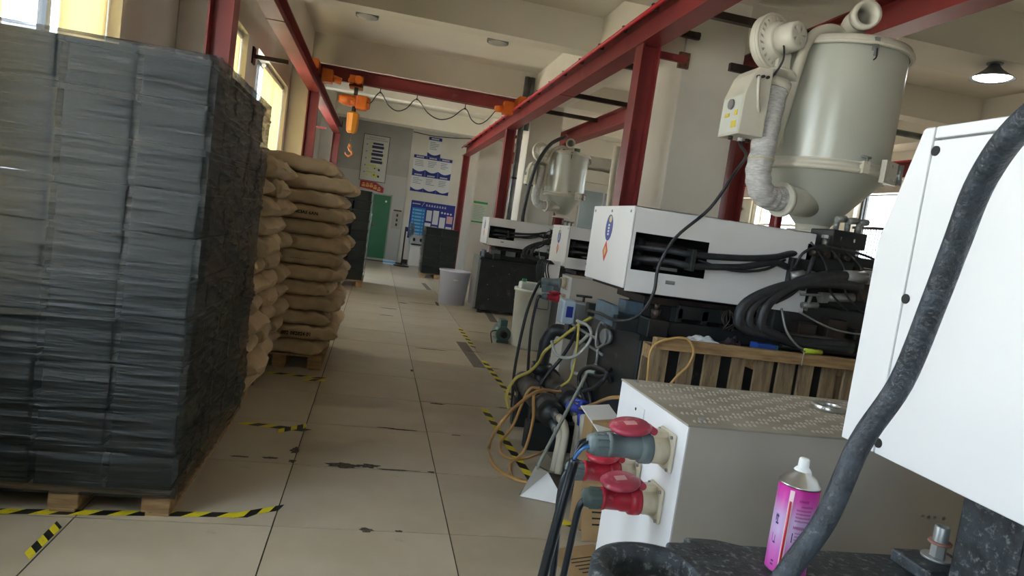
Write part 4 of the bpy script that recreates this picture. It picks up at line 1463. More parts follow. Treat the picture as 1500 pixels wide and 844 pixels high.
    MB().tube([P(2.42, 3.42, 1.58), P(2.38, 3.4, 1.45), P(2.3, 3.38, 1.36), P(2.2, 3.37, 1.3)], .012, n=8).build('hydraulic_hose', M_rub, t)
    MB().tube([P(2.25, 3.38, 1.27), P(2.28, 3.34, 1.15), P(2.36, 3.33, 1.075), P(2.42, 3.34, 1.06)], .007, n=6).build('pipe', M_lgrey, t)
    MB().tube([P(2.38, 3.4, 1.26), P(2.55, 3.38, 1.2), P(2.7, 3.38, 1.18), P(3.0, 3.4, 1.18)], .006, n=6).build('pipe', M_lgrey, t)
    for k in range(3):
        MB().tube([P(2.4 + .1 * k, 3.44, 1.66), P(2.5 + .12 * k, 3.42, 1.55), P(2.55 + .1 * k, 3.4, 1.4), P(2.7 + .1 * k, 3.42, 1.3)], .006, n=6).build('wire', M_rub, t)
    B('throat_support', M_hop2, [(2.50, 2.90, 3.78, 4.02, 1.66, 1.735)], .006)
    B('throat_bracket', M_hop2, [(2.60, 2.64, 3.74, 3.8, 1.58, 1.68), (2.66, 2.74, 3.72, 3.8, 1.62, 1.68)], .004)
    return t


mB = machine(0, 0, 0, 1.5, 'nearest injection machine with white box cover and hopper behind upright pallet')
mB2 = machine(.72, 3.72, -.1, 1.5, 'middle injection machine mostly hidden behind the nearest white machine cover', 1)
mC = machine(.49, 7.82, -.08, 1.31, 'farthest injection machine with black base beside the white bin', 1, 4.22)
# details of the far machine: end plate and small panel windows
MB().box(1.765, 1.80, 11.36, 12.02, .08, .96).build('end_plate', M_lgrey, mC)
for k in range(4):
    MB().box(1.94 + k * .26, 2.10 + k * .26, 11.27, 11.3, 1.02, 1.1).build('frame_window', M_galv, mC)
for x, z in ((2.05, .82), (2.35, .72), (2.0, .5), (2.5, .3), (2.05, .25), (2.9, .5)):
    MB().cyl((x - .04, 11.32, z), (x - .04, 11.308, z), .008, n=8).build('screw', M_lgrey, mC)


# ---------------- hopper dryers ----------------
M_scrib = mat('insulated_hose_wrap', rgb(214, 214, 212), .7, var=rgb(190, 190, 190), vscale=30., stretch=(1, 1, 4), bump=.5, bscale=30, wear=rgb(150, 150, 160), wscale=26, wlo=.62, whi=.66)


def hopper(dx, dy, dz, label, full=2, rs=1.):
    D = Vector((dx, dy, dz))
    c = Vector((2.765, 3.9, 0)) + D

    def P(*p):
        return Vector(p) + D
    t = thing('hopper_dryer', (c.x, c.y, 1.79 + dz), label, 'hopper', None)
    R = .372 * rs
    MB().lathe([(R * .985, 2.20), (R, 2.24), (R, 2.88)], (c.x, c.y, dz), (0, 0, 1), 56).build('drum', M_hop, t)
    MB().lathe([(R + .005, 2.875), (R + .028, 2.88), (R + .028, 2.90), (R + .015, 2.915), (R + .01, 2.93), (R * .6, 2.955), (0, 2.96)], (c.x, c.y, dz), (0, 0, 1), 56).build('lid', M_hop2, t)
    MB().ring((c.x, c.y, 2.885 + dz), (0, 0, 1), R + .022, .012, 56, 8).build('lid_ring', M_hop2, t)
    MB().lathe([(R - .004, 2.15), (R + .03, 2.155), (R + .03, 2.175), (R + .012, 2.18), (R + .012, 2.20), (R + .03, 2.205), (R + .03, 2.215), (R - .004, 2.22)], (c.x, c.y, dz), (0, 0, 1), 56).build('flange', M_hop2, t)
    MB().lathe([(.105, 1.84), (R * .99, 2.16)], (c.x, c.y, dz), (0, 0, 1), 56).build('cone', M_hop, t)
    MB().lathe([(.095, 1.79), (.105, 1.845)], (c.x, c.y, dz), (0, 0, 1), 32).lathe([(.0, 1.785), (.15, 1.785), (.15, 1.805), (.09, 1.805)], (c.x, c.y, dz), (0, 0, 1), 32).build('throat', M_hop2, t)

    def rim(a, z, r=R + .02):
        return Vector((c.x + r * math.cos(a), c.y + r * math.sin(a), z + dz))
    # lid latches
    for a in (-1.75, -.15, .9, 2.9):
        p = rim(a, 2.87)
        k = MB().obox(p + Vector((0, 0, .01)), (.02, .03, .07), a).obox(p + Vector((.015 * math.cos(a), .015 * math.sin(a), -.035)), (.012, .022, .05), a)
        k.build('latch', M_lgrey, t)
        MB().tube([p + Vector((.02 * math.cos(a), .02 * math.sin(a), -.02)), p + Vector((.026 * math.cos(a), .026 * math.sin(a), -.07)), p + Vector((.0, 0, -.08))], .004, n=5, sp=3).build('latch_wire', M_dark, t)
    # flange clamps
    for a in (-1.6, -.1, 1.3, 3.0):
        p = rim(a, 2.185, R + .03)
        MB().obox(p, (.035, .04, .07), a).build('flange_clamp', M_hop2, t)
        MB().cyl(p + Vector((.01 * math.cos(a), .01 * math.sin(a), .02)), p + Vector((.01 * math.cos(a), .01 * math.sin(a), .06)), .008, n=8).cyl(p + Vector((-.03 * math.sin(a), .03 * math.cos(a), .06)), p + Vector((.03 * math.sin(a), -.03 * math.cos(a), .06)), .008, n=6).build('wing_bolt', M_lgrey, t)
    # hinge plate with sight holes
    a = -1.1
    p = rim(a, 2.185, R + .035)
    h_ = MB().obox(p, (.03, .16, .13), a).build('hinge_plate', M_hop2, t)
    RZ = Matrix.Rotation(a, 3, 'Z')
    cut_holes(h_, [(p + RZ @ Vector((.02, sy, sz)), p + RZ @ Vector((.003, sy, sz)), .011) for sy in (-.05, .0, .05) for sz in (-.035, .04)])
    q = p + Matrix.Rotation(a, 3, 'Z') @ Vector((.02, .09, 0))
    MB().cyl(q - Vector((0, 0, .06)), q + Vector((0, 0, .06)), .02, n=12).build('hinge_pin', M_lgrey, t)
    # inlet pipe on the lid, open end to the aisle side
    i0 = c + Vector((-.04, -.10, 2.95))
    mb = MB().tube([i0, i0 + Vector((0, 0, .05)), i0 + Vector((-.02, -.04, .10)), i0 + Vector((-.04, -.14, .115))], .07, n=20, cap=False)
    e = i0 + Vector((-.04, -.14, .115))
    mb.lathe([(.07, 0), (.082, 0), (.082, .06), (.058, .06), (.055, -.06)], e, (-.25, -1, .0), 24)
    mb.build('inlet_pipe', M_hop2, t)
    MB().cyl(i0 + Vector((.14, .02, -.02)), i0 + Vector((.14, .02, .05)), .05, n=16).cyl(i0 + Vector((.14, .02, .05)), i0 + Vector((.14, .02, .07)), .055, n=16).build('vent_cap', mat('teal_cap', rgb(90, 122, 118), .4), t)
    # return hose from lid down the side
    MB().tube([P(2.70, 3.80, 2.98), P(2.58, 3.76, 3.0), P(2.45, 3.72, 2.95), P(2.375, 3.70, 2.85), P(2.345, 3.72, 2.6), P(2.335, 3.76, 2.35), P(2.335, 3.8, 2.24)], .03, n=14).build('return_hose', M_hop2, t)
    # blower
    ax = Vector((.35, -1, .1)).normalized()
    b = P(2.22, 3.78, 2.86)
    hs_ = MB().lathe([(0, -.06), (.15, -.06), (.165, -.045), (.165, .0), (.15, .015), (.11, .02), (.105, .05), (.1, .055), (0, .055)], b, ax, 40).build('blower_housing', M_hop2, t)
    MB().ring(b + ax * .0, ax, .158, .012, 40, 8).build('housing_rim', M_hop2, t)
    m_ = MB().lathe([(0, .05), (.085, .05), (.085, .12), (.078, .165), (.06, .17), (0, .17)], b, ax, 28).build('blower_motor', M_hop2, t)
    F = frame_from(ax)
    cut_holes(m_, [(b + F @ Vector((q_ * math.cos(2 * math.pi * k / 5), q_ * math.sin(2 * math.pi * k / 5), .185)), b + F @ Vector((q_ * math.cos(2 * math.pi * k / 5), q_ * math.sin(2 * math.pi * k / 5), .155)), .0055)
                   for k in range(5) for q_ in (.034, .048)])
    cut_holes(hs_, [(b + F @ Vector((.128 * math.cos(2 * math.pi * k / 22), .128 * math.sin(2 * math.pi * k / 22), .03)), b + F @ Vector((.128 * math.cos(2 * math.pi * k / 22), .128 * math.sin(2 * math.pi * k / 22), .004)), .004)
                    for k in range(22)])
    MB().tube([b + ax * .12 + Vector((-.05, 0, -.03)), P(2.2, 3.62, 2.72), P(2.16, 3.64, 2.62), P(2.13, 3.68, 2.56)], .006, n=6).build('motor_lead', M_rub, t)
    MB().beam(P(2.27, 3.78, 2.8), P(2.27, 3.76, 2.64), .1, .08).build('blower_outlet', M_hop2, t)
    MB().cyl(P(2.262, 3.74, 2.655), P(2.258, 3.735, 2.64), .1, n=28).cyl(P(2.25, 3.73, 2.62), P(2.24, 3.725, 2.57), .083, n=28).build('outlet_flange', M_hop2, t)
    # insulated hose down to the cone
    MB().tube([P(2.25, 3.73, 2.61), P(2.225, 3.71, 2.4), P(2.21, 3.69, 2.2), P(2.205, 3.69, 2.08), P(2.25, 3.70, 1.98), P(2.34, 3.73, 1.95), P(2.42, 3.75, 1.96)], lambda q: .072 + .003 * math.sin(70 * q), n=18, sp=10).build('insulated_hose', M_scrib, t)
    MB().ring(P(2.208, 3.69, 2.16), (0, 0, 1), .072, .006, 24, 6).build('tape_band', mat('masking_tape', rgb(206, 194, 150), .7), t)
    e0, e1 = P(2.41, 3.75, 1.955), P(2.66, 3.82, 1.97)
    dd = (e1 - e0).normalized()
    MB().cyl(e0, e0 + dd * .03, .105, n=28).cyl(e0 + dd * .03, e1, .085, .09, n=28).build('cone_duct', M_hop2, t)
    # control box
    k0 = [(1.995, 2.27), (2.155, 2.27), (2.155, 2.66), (2.07, 2.66), (2.04, 2.62), (2.0, 2.50)]
    mb = MB()
    n = len(k0)
    ya, yb = 3.62, 3.86
    # cross-section in X, Z seen along Y
    mb = MB()
    mb.add([P(a, ya, b_) for a, b_ in k0] + [P(a, yb, b_) for a, b_ in k0], [list(range(n)), list(range(n, 2 * n))[::-1]] + [(i, n + i, n + (i + 1) % n, (i + 1) % n) for i in range(n)])
    cb = mb.build('control_box', M_hop2, t, .006)
    xp = 1.994
    M_panel = mat('panel_foil', rgb(214, 218, 210), .4)
    MB().add([P(xp - .001, ya + .01, 2.285), P(xp - .001, yb - .01, 2.285), P(xp + .004, yb - .01, 2.49), P(xp + .004, ya + .01, 2.49)], [(0, 1, 2, 3)]).build('panel_foil', M_panel, cb)
    for ya_, yb_, za_, zb_ in ((3.66, 3.71, 2.31, 2.35), (3.66, 3.69, 2.38, 2.41), (3.75, 3.80, 2.38, 2.40)):
        MB().box(xp - .003 + dx, xp + dx, ya_ + dy, yb_ + dy, za_ + dz, zb_ + dz).build('yellow_label', mat('label_yellow', rgb(222, 200, 70), .5), cb)
    MB().add([P(2.012, 3.70, 2.535), P(2.012, 3.78, 2.535), P(2.034, 3.78, 2.60), P(2.034, 3.70, 2.60)], [(0, 1, 2, 3)]).build('display', mat('display_green', rgb(50, 120, 86), .3), cb)
    MB().cyl(P(xp, 3.74, 2.45), P(xp - .012, 3.74, 2.45), .03, n=16).build('dial', M_lgrey, cb)
    for x, z in ((2.06, 2.6), (2.09, 2.605), (2.12, 2.605)):
        MB().cyl(P(x, 3.622, z), P(x, 3.605, z), .009, n=8).build('cable_gland', M_dark, cb)
    for x in (2.02, 2.08, 2.13):
        MB().cyl(P(x, 3.74, 2.27), P(x, 3.74, 2.25), .014, n=8).build('cable_gland', M_plw if x == 2.08 else M_dark, cb)
    MB().beam(P(2.155, 3.74, 2.4), P(2.40, 3.82, 2.4), .02, .2).build('box_arm', M_hop2, t)
    MB().tube([P(2.06, 3.605, 2.6), P(2.07, 3.6, 2.5), P(2.1, 3.62, 2.42), P(2.14, 3.66, 2.38)], .009, n=6).build('lead', M_hop2, t)
    return t


hB = hopper(-.055, 0, -.055, 'large grey green hopper dryer on the nearest machine')
hC = hopper(.42, 7.86, .02, 'hopper dryer on the far machine by the second pillar', rs=.93)
# black loading hose of the far hopper
tag(MB().tube([(3.037,11.700,3.217), (2.699,11.320,2.984), (2.508,11.250,2.627), (2.433,11.280,2.216), (2.418,11.360,1.785), (2.435,11.400,1.565)], .032, n=10).build('loading_hose', M_rub), 'thick dark hose curving down from far hopper top', 'hose')

# thin black cable from the near hopper's control box down to the bed
tag(MB().tube([(2.025, 3.74, 2.197), (2.02, 3.70, 2.16), (1.96, 3.52, 2.08), (1.819,3.360,1.950), (1.715,3.360,1.753), (1.549,3.360,1.573), (1.480,3.360,1.411), (1.474,3.360,1.264), (1.409,3.360,1.138), (1.316,3.400,1.092), (1.287,3.600,1.095), (1.313,3.900,1.073)], .009, n=8).build('power_cable', M_rub),
    'thin black cable looping down across the white machine cover', 'cable')


# ---------------- electrical boxes with sockets ----------------
M_tan = mat('scuffed_beige_panel', rgb(198, 192, 182), .5, var=rgb(186, 179, 168), vscale=2.5, wear=rgb(120, 108, 96), wscale=6, wlo=.68, whi=.8)
M_tread = mat('dusty_tread_plate', rgb(176, 170, 156), .6, .15, var=rgb(150, 144, 130), vscale=6)


def sock(t, x, y, z, r, L, plug_m, ring_m, lid=True, lid_m=None, label=None, lidlen=.11):
    """wall socket on a face with normal -X, part of the box"""
    s = MB().obox((x - .006, y, z), (.012, r * 2.5, r * 2.9), 0).build('socket', M_cream, t, .006)
    for sy in (-1, 1):
        for sz in (-1, 1):
            MB().cyl((x - .012, y + sy * r * 1.05, z + sz * r * 1.2), (x - .016, y + sy * r * 1.05, z + sz * r * 1.2), .005, n=8).build('screw', M_lgrey, s)
    MB().cyl((x - .012, y, z), (x - .075, y, z), r * 1.12, r * 1.02, n=24).build('socket_barrel', M_cream, s)
    MB().box(x - .06, x - .012, y - .016, y + .016, z + r * .9, z + r * 1.42).build('hinge', M_cream, s, .003)
    if lid:
        lx = x - .062 - lidlen / 2
        F = Matrix.Rotation(-.12, 3, 'Y')
        la = F @ Vector((-.02, -.1, 1))
        FL = frame_from(la)
        lo_ = Vector((lx, y, z + r * 1.42))
        MB().lathe([(0, -.004), (lidlen / 2, -.004), (lidlen / 2 + .004, .003), (lidlen / 2 - .004, .010), (.02, .012), (0, .012)], lo_, la, 32).build('lid', lid_m or M_redp, s)
        MB().obox(lo_ + FL @ Vector((0, 0, .0125)), (.024, .03, .001), FL).build('lid_label', mat('faded_lid_label', rgb(206, 150, 150), .6), s)
        MB().cyl((x - .055, y - .02, z + r * 1.38), (x - .055, y + .02, z + r * 1.38), .01, n=10).build('hinge_pin', lid_m or M_redp, s)
    return s


def plug(x, y, z, r, L, m, label, tail, group=None, m_end=None):
    """industrial plug pushed into a socket, pointing -X from x"""
    m_end = m_end or m
    t = thing('power_plug', (x - L, y, z), label, 'plug', group)
    MB().lathe([(r * 1.0, 0), (r * 1.22, .0), (r * 1.25, .012), (r * 1.22, .026), (r * 1.0, .03)], (x, y, z), (-1, 0, 0), 28).build('collar', m, t)
    MB().lathe([(r * 1.02, .02), (r * 1.0, .05), (r * .92, .055), (r * .88, L * .62), (r * .95, L * .63), (r * .95, L * .68), (r * .8, L * .7)], (x, y, z), (-1, 0, 0), 28).build('shell', m, t)
    k = MB().lathe([(r * .82, L * .68), (r * .84, L * .9), (r * .7, L * .98), (r * .4, L), (0, L)], (x, y, z), (-1, 0, 0), 24).build('cable_nut', m_end, t)
    for q in range(10):
        a = 2 * math.pi * q / 10
        MB().beam((x - L * .7, y + r * .83 * math.cos(a), z + r * .83 * math.sin(a)), (x - L * .88, y + r * .83 * math.cos(a), z + r * .83 * math.sin(a)), .005, .005).build('grip_rib', m_end, k)
    for i, (pts, rr, mm) in enumerate(tail):
        MB().tube(pts, rr, n=10).build('cable' if rr > .007 else 'wire', mm, t)
    return t


BODY = []


def ebox(x0, x1, y0, y1, zt, label):
    t = thing('electrical_cabinet', ((x0 + x1) / 2, (y0 + y1) / 2, 0), label, 'cabinet')
    t_body = MB().box(x0 + .004, x1, y0, y1, 0, zt - .006).build('body', M_tan, t)
    BODY.append(t_body)
    MB().box(x0, x0 + .004, y0, y1, 0.002, zt - .004).build('end_panel', M_white, t)
    MB().box(x0 - .004, x1, y0 - .004, y1 + .002, zt - .006, zt).build('top_plate', M_tread, t, .002)
    return t


bx0, by0, by1, bzt = .822, 1.532, 2.005, 1.077
t = ebox(bx0, 1.95, by0, by1, bzt, 'electrical cabinet with plugged sockets and dusty tread plate top')
# raised tread pattern of the top plate
mb = MB()
row = 0
y = by0 + .03
while y < by1 - .02:
    x = bx0 + .03 + (row % 2) * .057
    while x < 1.93:
        for k in range(5):
            if x + k * .0155 < 1.94:
                c_ = (x + k * .0155, y + .002 * k, bzt - .0005)
                a_ = .6
                dx_, dy_ = .0055, .0125
                mb.add([(c_[0] - dx_, c_[1] - dy_ * .2, c_[2]), (c_[0], c_[1] - dy_, c_[2]), (c_[0] + dx_, c_[1] + dy_ * .2, c_[2]), (c_[0], c_[1] + dy_, c_[2]), (c_[0], c_[1], c_[2] + .0055)],
                       [(0, 1, 4), (1, 2, 4), (2, 3, 4), (3, 0, 4)], 0, True)
        x += .115
    y += .036
    row += 1
o = mb.build('tread_bumps', mat('worn_tread_steel', rgb(206, 202, 192), .35, .4), t)
o['kind'] = 'stuff'
cut_holes(BODY[-1], [((x, by0 - .01, z), (x, by0 + .03, z), .0055) for x, z in ((1.262, .878), (1.277, .878), (1.292, .878), (1.56, .874), (1.58, .873), (1.60, .873), (1.63, .872))])
MB().cyl((bx0 + .06, by0 + .05, bzt), (bx0 + .06, by0 + .05, bzt + .006), .01, n=8).cyl((bx0 + .03, by1 - .04, bzt), (bx0 + .03, by1 - .04, bzt + .005), .008, n=8).build('cover_screw', M_lgrey, t)
MB().box(bx0 - .003, bx0, 1.80, 1.86, 1.005, 1.035).build('maker_plate', M_white, t)
MB().cyl((bx0 - .001, 1.86, 1.02), (bx0 - .004, 1.86, 1.02), .005, n=8).build('small_lamp', M_blackp, t)
P1 = Vector((0.822,1.623,0.980))
P2 = Vector((0.822,1.636,0.830))
P3 = Vector((.822, 1.80, P2.z + .012))
M_lid = mat('dusty_red_lid', rgb(176, 62, 82), .45, var=rgb(160, 50, 70), vscale=25, wear=rgb(196, 150, 150), wscale=20, wlo=.58, whi=.72)
sock(t, bx0, P1.y, P1.z, .036, .2, M_grayp, M_grayp, lid_m=M_lid, lidlen=.105)
sock(t, bx0, P2.y, P2.z, .033, .2, M_redp, M_redp, lid_m=M_lid, lidlen=.10)
sock(t, bx0, P3.y, P3.z, .033, .2, M_redp, M_redp, lid_m=M_redp, lidlen=.09)
M_bwire = mat('blue_wire', rgb(60, 110, 170), .4)
M_bk = mat('black_cable_jacket', rgb(28, 32, 36), .35)
xs = bx0 - .055
e1 = Vector((xs - .16, P1.y, P1.z))
e2 = Vector((xs - .145, P2.y, P2.z))
e3 = Vector((xs - .145, P3.y, P3.z))
tail1 = [([e1 + Vector((.01, .01 * k - .015, .01 * (k % 2))), e1 + Vector((-.025, .009 * k - .014, -.012 + .008 * (k % 2))), e1 + Vector((-.04, 0, -.05)), e1 + Vector((-.042, 0, -.07))], .0042, M_bwire if k in (0, 2) else M_bk) for k in range(4)]
tail1.append(([e1 + Vector((-.036, 0, -.045)), e1 + Vector((-.044, 0, -.1)), e1 + Vector((-.06, -.01, -.2)), e1 + Vector((-.085, -.02, -.4)), e1 + Vector((-.10, -.02, -.7)), e1 + Vector((-.05, .1, -.93))], .0135, M_bk))
plug(xs, P1.y, P1.z, .034, .17, M_grayp, 'grey industrial plug with blue wires in the upper socket', tail1)
plug(xs, P2.y, P2.z, .031, .155, M_redp, 'red industrial plug with grey nut in the lower socket', [([e2 + Vector((.01, 0, 0)), e2 + Vector((-.012, 0, -.02)), e2 + Vector((-.02, 0, -.08)), e2 + Vector((-.035, -.01, -.25)), e2 + Vector((-.05, 0, -.5)), e2 + Vector((0, .1, -.83))], .0095, M_bk)], m_end=mat('dark_grey_nut', rgb(84, 100, 96), .5))
plug(xs, P3.y, P3.z, .031, .155, M_redp, 'red industrial plug behind the other red plug', [([e3 + Vector((.01, 0, 0)), e3 + Vector((-.012, 0, -.02)), e3 + Vector((-.02, -.01, -.1)), e3 + Vector((-.02, -.05, -.3)), e3 + Vector((-.04, -.02, -.6)), e3 + Vector((0, .1, -.84))], .0095, M_bk)], m_end=M_grayp)

# steel ring lying on the tread plate
rc = Vector((1.440,1.832,1.077))
tag(MB().lathe([(.036, .0), (.052, .0), (.053, .003), (.053, .014), (.051, .016), (.037, .016), (.0355, .013), (.036, 0)], (rc.x, rc.y, bzt + .003), (0, 0, 1), 40).build('steel_ring', M_steel), 'bright steel ring lying on the tread plate', 'ring')

# second cabinet of the middle machine
t2 = ebox(1.64, 2.9, 5.42, 5.715, 1.17, 'grey electrical cabinet behind the nearest injection machine')
q1 = Vector((1.640,5.551,1.097))
q2 = Vector((1.640,5.545,0.968))
sock(t2, 1.64, q1.y, q1.z, .036, .2, M_grayp, M_grayp, lid=False)
sock(t2, 1.64, q2.y, q2.z, .03, .2, M_redp, M_redp, lid_m=M_redp, lidlen=.085)
ea = Vector((1.585 - .16, q1.y, q1.z))
eb = Vector((1.585 - .15, q2.y, q2.z))
plug(1.585, q1.y, q1.z, .035, .17, M_grayp, 'grey plug in the upper socket of the rear cabinet', [([ea, ea + Vector((-.03, .01, -.04)), ea + Vector((-.09, .03, -.3)), ea + Vector((-.14, -.05, -.75)), ea + Vector((-.13, -.1, -ea.z + .014))], .013, M_bk)])
plug(1.585, q2.y, q2.z, .03, .15, M_redp, 'red plug in the lower socket of the rear cabinet', [([eb, eb + Vector((-.03, 0, -.03)), eb + Vector((-.06, -.05, -.3)), eb + Vector((-.07, -.2, -.65)), eb + Vector((-.05, -.3, -eb.z + .014))], .012, M_bk)], m_end=M_grayp)
# junction box on a bracket of the middle machine
t = thing('junction_box', (1.975,7.200,1.096), 'white junction box with bundled dark leads beside middle machine', 'junction box')
vb = Vector((1.949,7.200,1.115))
MB().box(vb.x - .06, vb.x + .08, vb.y, vb.y + .12, vb.z - .12, vb.z + .1).build('box', M_plw, t, .008)
MB().box(vb.x + .07, 2.24, vb.y + .03, vb.y + .09, vb.z - .1, vb.z - .05).build('arm', M_dark, t)
for k in range(6):
    MB().tube([vb + Vector((-.05 + .01 * k, -.005, .06)), vb + Vector((-.16 + .02 * k, -.03, .09)), vb + Vector((-.19 + .024 * k, -.03, 0)), vb + Vector((-.17 + .03 * k, -.02, -.14))], .008, n=6).build('lead', M_rub, t)

# ---------------- upright pallet in front of the near machine ----------------
t = thing('upright_pallet', (2.1, 3.33, 0), 'weathered wooden pallet stood on edge against the nearest machine', 'pallet')
MB().box(1.487, 2.74, 3.255, 3.30, .985, 1.045).build('stringer', M_wood, t, .003)
MB().box(1.487, 2.74, 3.255, 3.30, .50, .56).build('stringer', M_wood, t, .003)
MB().box(1.487, 2.74, 3.255, 3.30, .0, .06).build('stringer', M_wood, t, .003)
for xa, xb in ((1.492, 1.588), (1.655, 1.742), (1.80, 1.892), (1.962, 2.042), (2.103, 2.212), (2.243, 2.347), (2.373, 2.463), (2.52, 2.612), (2.66, 2.735)):
    MB().box(xa, xb, 3.30, 3.318, .0, 1.04).build('slat', M_wood2, t, .002, 1)
for xa in (1.49, 2.65):
    MB().box(xa, xa + .09, 3.41, 3.43, .0, .995).build('slat', M_wood2, t, .002, 1)
for xa in (1.487, 2.1, 2.7):
    MB().box(xa, xa + .04, 3.317, 3.411, .92, .99).build('spacer_block', M_wood, t)
    MB().box(xa, xa + .04, 3.318, 3.41, 0, .08).build('spacer_block', M_wood, t)

# things lying on the bed plate and pallet
def cloth(name, c, lx, ly, h, m, label, cat, seed, n=18):
    rd = np.random.RandomState(seed)
    ph = rd.uniform(0, 6.28, 8)
    mb = MB()
    vs = []
    for j in range(n):
        for i in range(n):
            u, v = i / (n - 1) * 2 - 1, j / (n - 1) * 2 - 1
            r = 1 + .15 * math.sin(3 * math.atan2(v, u) + ph[0])
            z = h * max(0., 1 - max(abs(u), abs(v)) ** 2) * (.6 + .4 * math.sin(6 * u + ph[1]) * math.sin(5 * v + ph[2])) + .003 + .004 * (math.sin(9 * u + ph[3]) + 1)
            vs.append((c[0] + lx * u * r, c[1] + ly * v * r, c[2] + z))
    k = len(vs)
    vs += [(a, b, c[2]) for a, b, _ in vs]
    fs = []
    for j in range(n - 1):
        for i in range(n - 1):
            fs.append((j * n + i, j * n + i + 1, (j + 1) * n + i + 1, (j + 1) * n + i))
            fs.append((k + (j + 1) * n + i, k + (j + 1) * n + i + 1, k + j * n + i + 1, k + j * n + i))
    for i in range(n - 1):
        fs += [(i, k + i, k + i + 1, i + 1), ((n - 1) * n + i + 1, k + (n - 1) * n + i + 1, k + (n - 1) * n + i, (n - 1) * n + i),
               ((i + 1) * n, k + (i + 1) * n, k + i * n, i * n), (i * n + n - 1, k + i * n + n - 1, k + (i + 1) * n + n - 1, (i + 1) * n + n - 1)]
    mb.add(vs, fs, 0, True)
    return tag(mb.build(name, m), label, cat)


cloth('work_glove', (1.86, 3.495, 1.02), .085, .036, .035, mat('white_cotton', rgb(226, 230, 236), .9), 'white cotton work glove lying on the machine bed', 'glove', 3)
cloth('rag', (2.06, 3.505, 1.02), .05, .03, .05, mat('dark_purple_rag', rgb(58, 46, 54), .95), 'dark purple rag bunched beside the big hoses', 'rag', 5)
t = thing('blue_tool_case', (2.16, 3.36, .99), 'small blue plastic case lying under the big hoses', 'case')
MB().box(2.11, 2.23, 3.325, 3.405, .989, 1.066).build('body', mat('blue_plastic', rgb(36, 72, 150), .35), t, .006)
MB().box(2.229, 2.24, 3.33, 3.40, .992, 1.064).build('edge', mat('teal_edge', rgb(70, 140, 140), .4), t)
t = thing('paint_roller', (2.4, 3.33, 1.045), 'lime green paint roller grip with wire resting on the pallet edge', 'paint roller')
MB().cyl((2.375, 3.285, 1.0605), (2.48, 3.29, 1.0605), .015, n=14).build('grip', mat('lime_plastic', rgb(186, 206, 60), .4), t)
MB().tube([(2.375, 3.285, 1.06), (2.35, 3.28, 1.06), (2.345, 3.25, 1.055), (2.345, 3.2495, 1.03), (2.345, 3.2495, .98)], .004, n=6, sp=3).build('wire', M_steel, t)
# hose looped over the pallet
tag(MB().tube([(1.465,3.240,0.810), (1.461,3.240,0.990), (1.565,3.240,1.052), (1.651,3.235,1.055), (1.693,3.235,0.997), (1.675,3.235,0.922), (1.627,3.235,0.863), (1.587,3.235,0.804)], .007, n=8).build('yellow_hose', mat('yellowed_hose', rgb(188, 150, 92), .4)),
    'thin yellow hose looped over the upright pallet', 'hose')


# ---------------- foreground machine: white guard, black bracket, leg ----------------
t = thing('machine_guard', (1.2, .5, 1.0), 'big white machine guard behind the thick black cable', 'machine')
gx = .90
G = lambda p: (gx, p[1], p[2])
A_ = [Vector(p) for p in ((0.900,1.095,1.199), (0.900,1.096,1.567), (0.900,1.036,1.760), (0.900,1.016,1.766))]
zb = 1.199
yb = A_[0].y
zt = 1.770
yr = -.6
sy = Vector((0.900,1.010,1.758)).y      # vertical seam
sz = zt - .022                      # horizontal seam
M_guard = M_white
RX = Matrix(((0, 0, 1), (1, 0, 0), (0, 1, 0)))
# left strip with bevelled corner
MB().prism([(sy + .002, zb), (yb, zb), (A_[1].y, A_[1].z), (A_[2].y, zt - .004), (A_[2].y - .006, zt), (sy + .002, zt)], (gx, 0, 0), RX, .02).build('corner_panel', M_guard, t, .002)
MB().prism([(yr, zb), (sy - .002, zb), (sy - .002, sz - .0018), (yr, sz - .0018)], (gx, 0, 0), RX, .02).build('door_panel', M_guard, t, .002)
MB().prism([(yr, sz + .0018), (sy - .002, sz + .0018), (sy - .002, zt), (yr, zt)], (gx, 0, 0), RX, .02).build('top_panel', M_guard, t, .002)
MB().prism([(yr, zb + .004), (yb - .004, zb + .004), (A_[1].y - .004, A_[1].z - .002), (A_[2].y - .006, zt - .006), (yr, zt - .006)], (gx + .015, 0, 0), RX, .62).build('body', mat('grey_guard_body', rgb(120, 124, 128), .5), t)
for p in ((0.900,1.000,1.728), (0.900,1.003,1.475), (0.900,1.002,1.219)):
    MB().cyl((gx + .002, p[1], p[2]), (gx - .002, p[1], p[2]), .0085, n=16).build('cap', M_blackp, t)
# hinge screws below the top seam
MB().box(1.0, 1.14, .80, .912, .998, 1.205).build('leg', M_blkc, t, .004)
MB().box(1.0, 1.5, .70, .80, .998, 1.205).build('cross_plate', M_blk, t, .004)

t = thing('cast_bracket', (.8, .8, .93), 'rough black cast iron bracket with a lifting eye in its rounded end', 'bracket')
zt2, th = 1.0, .055
cx, cy = .495, .945
n = 40
ro, ri = .105, .078
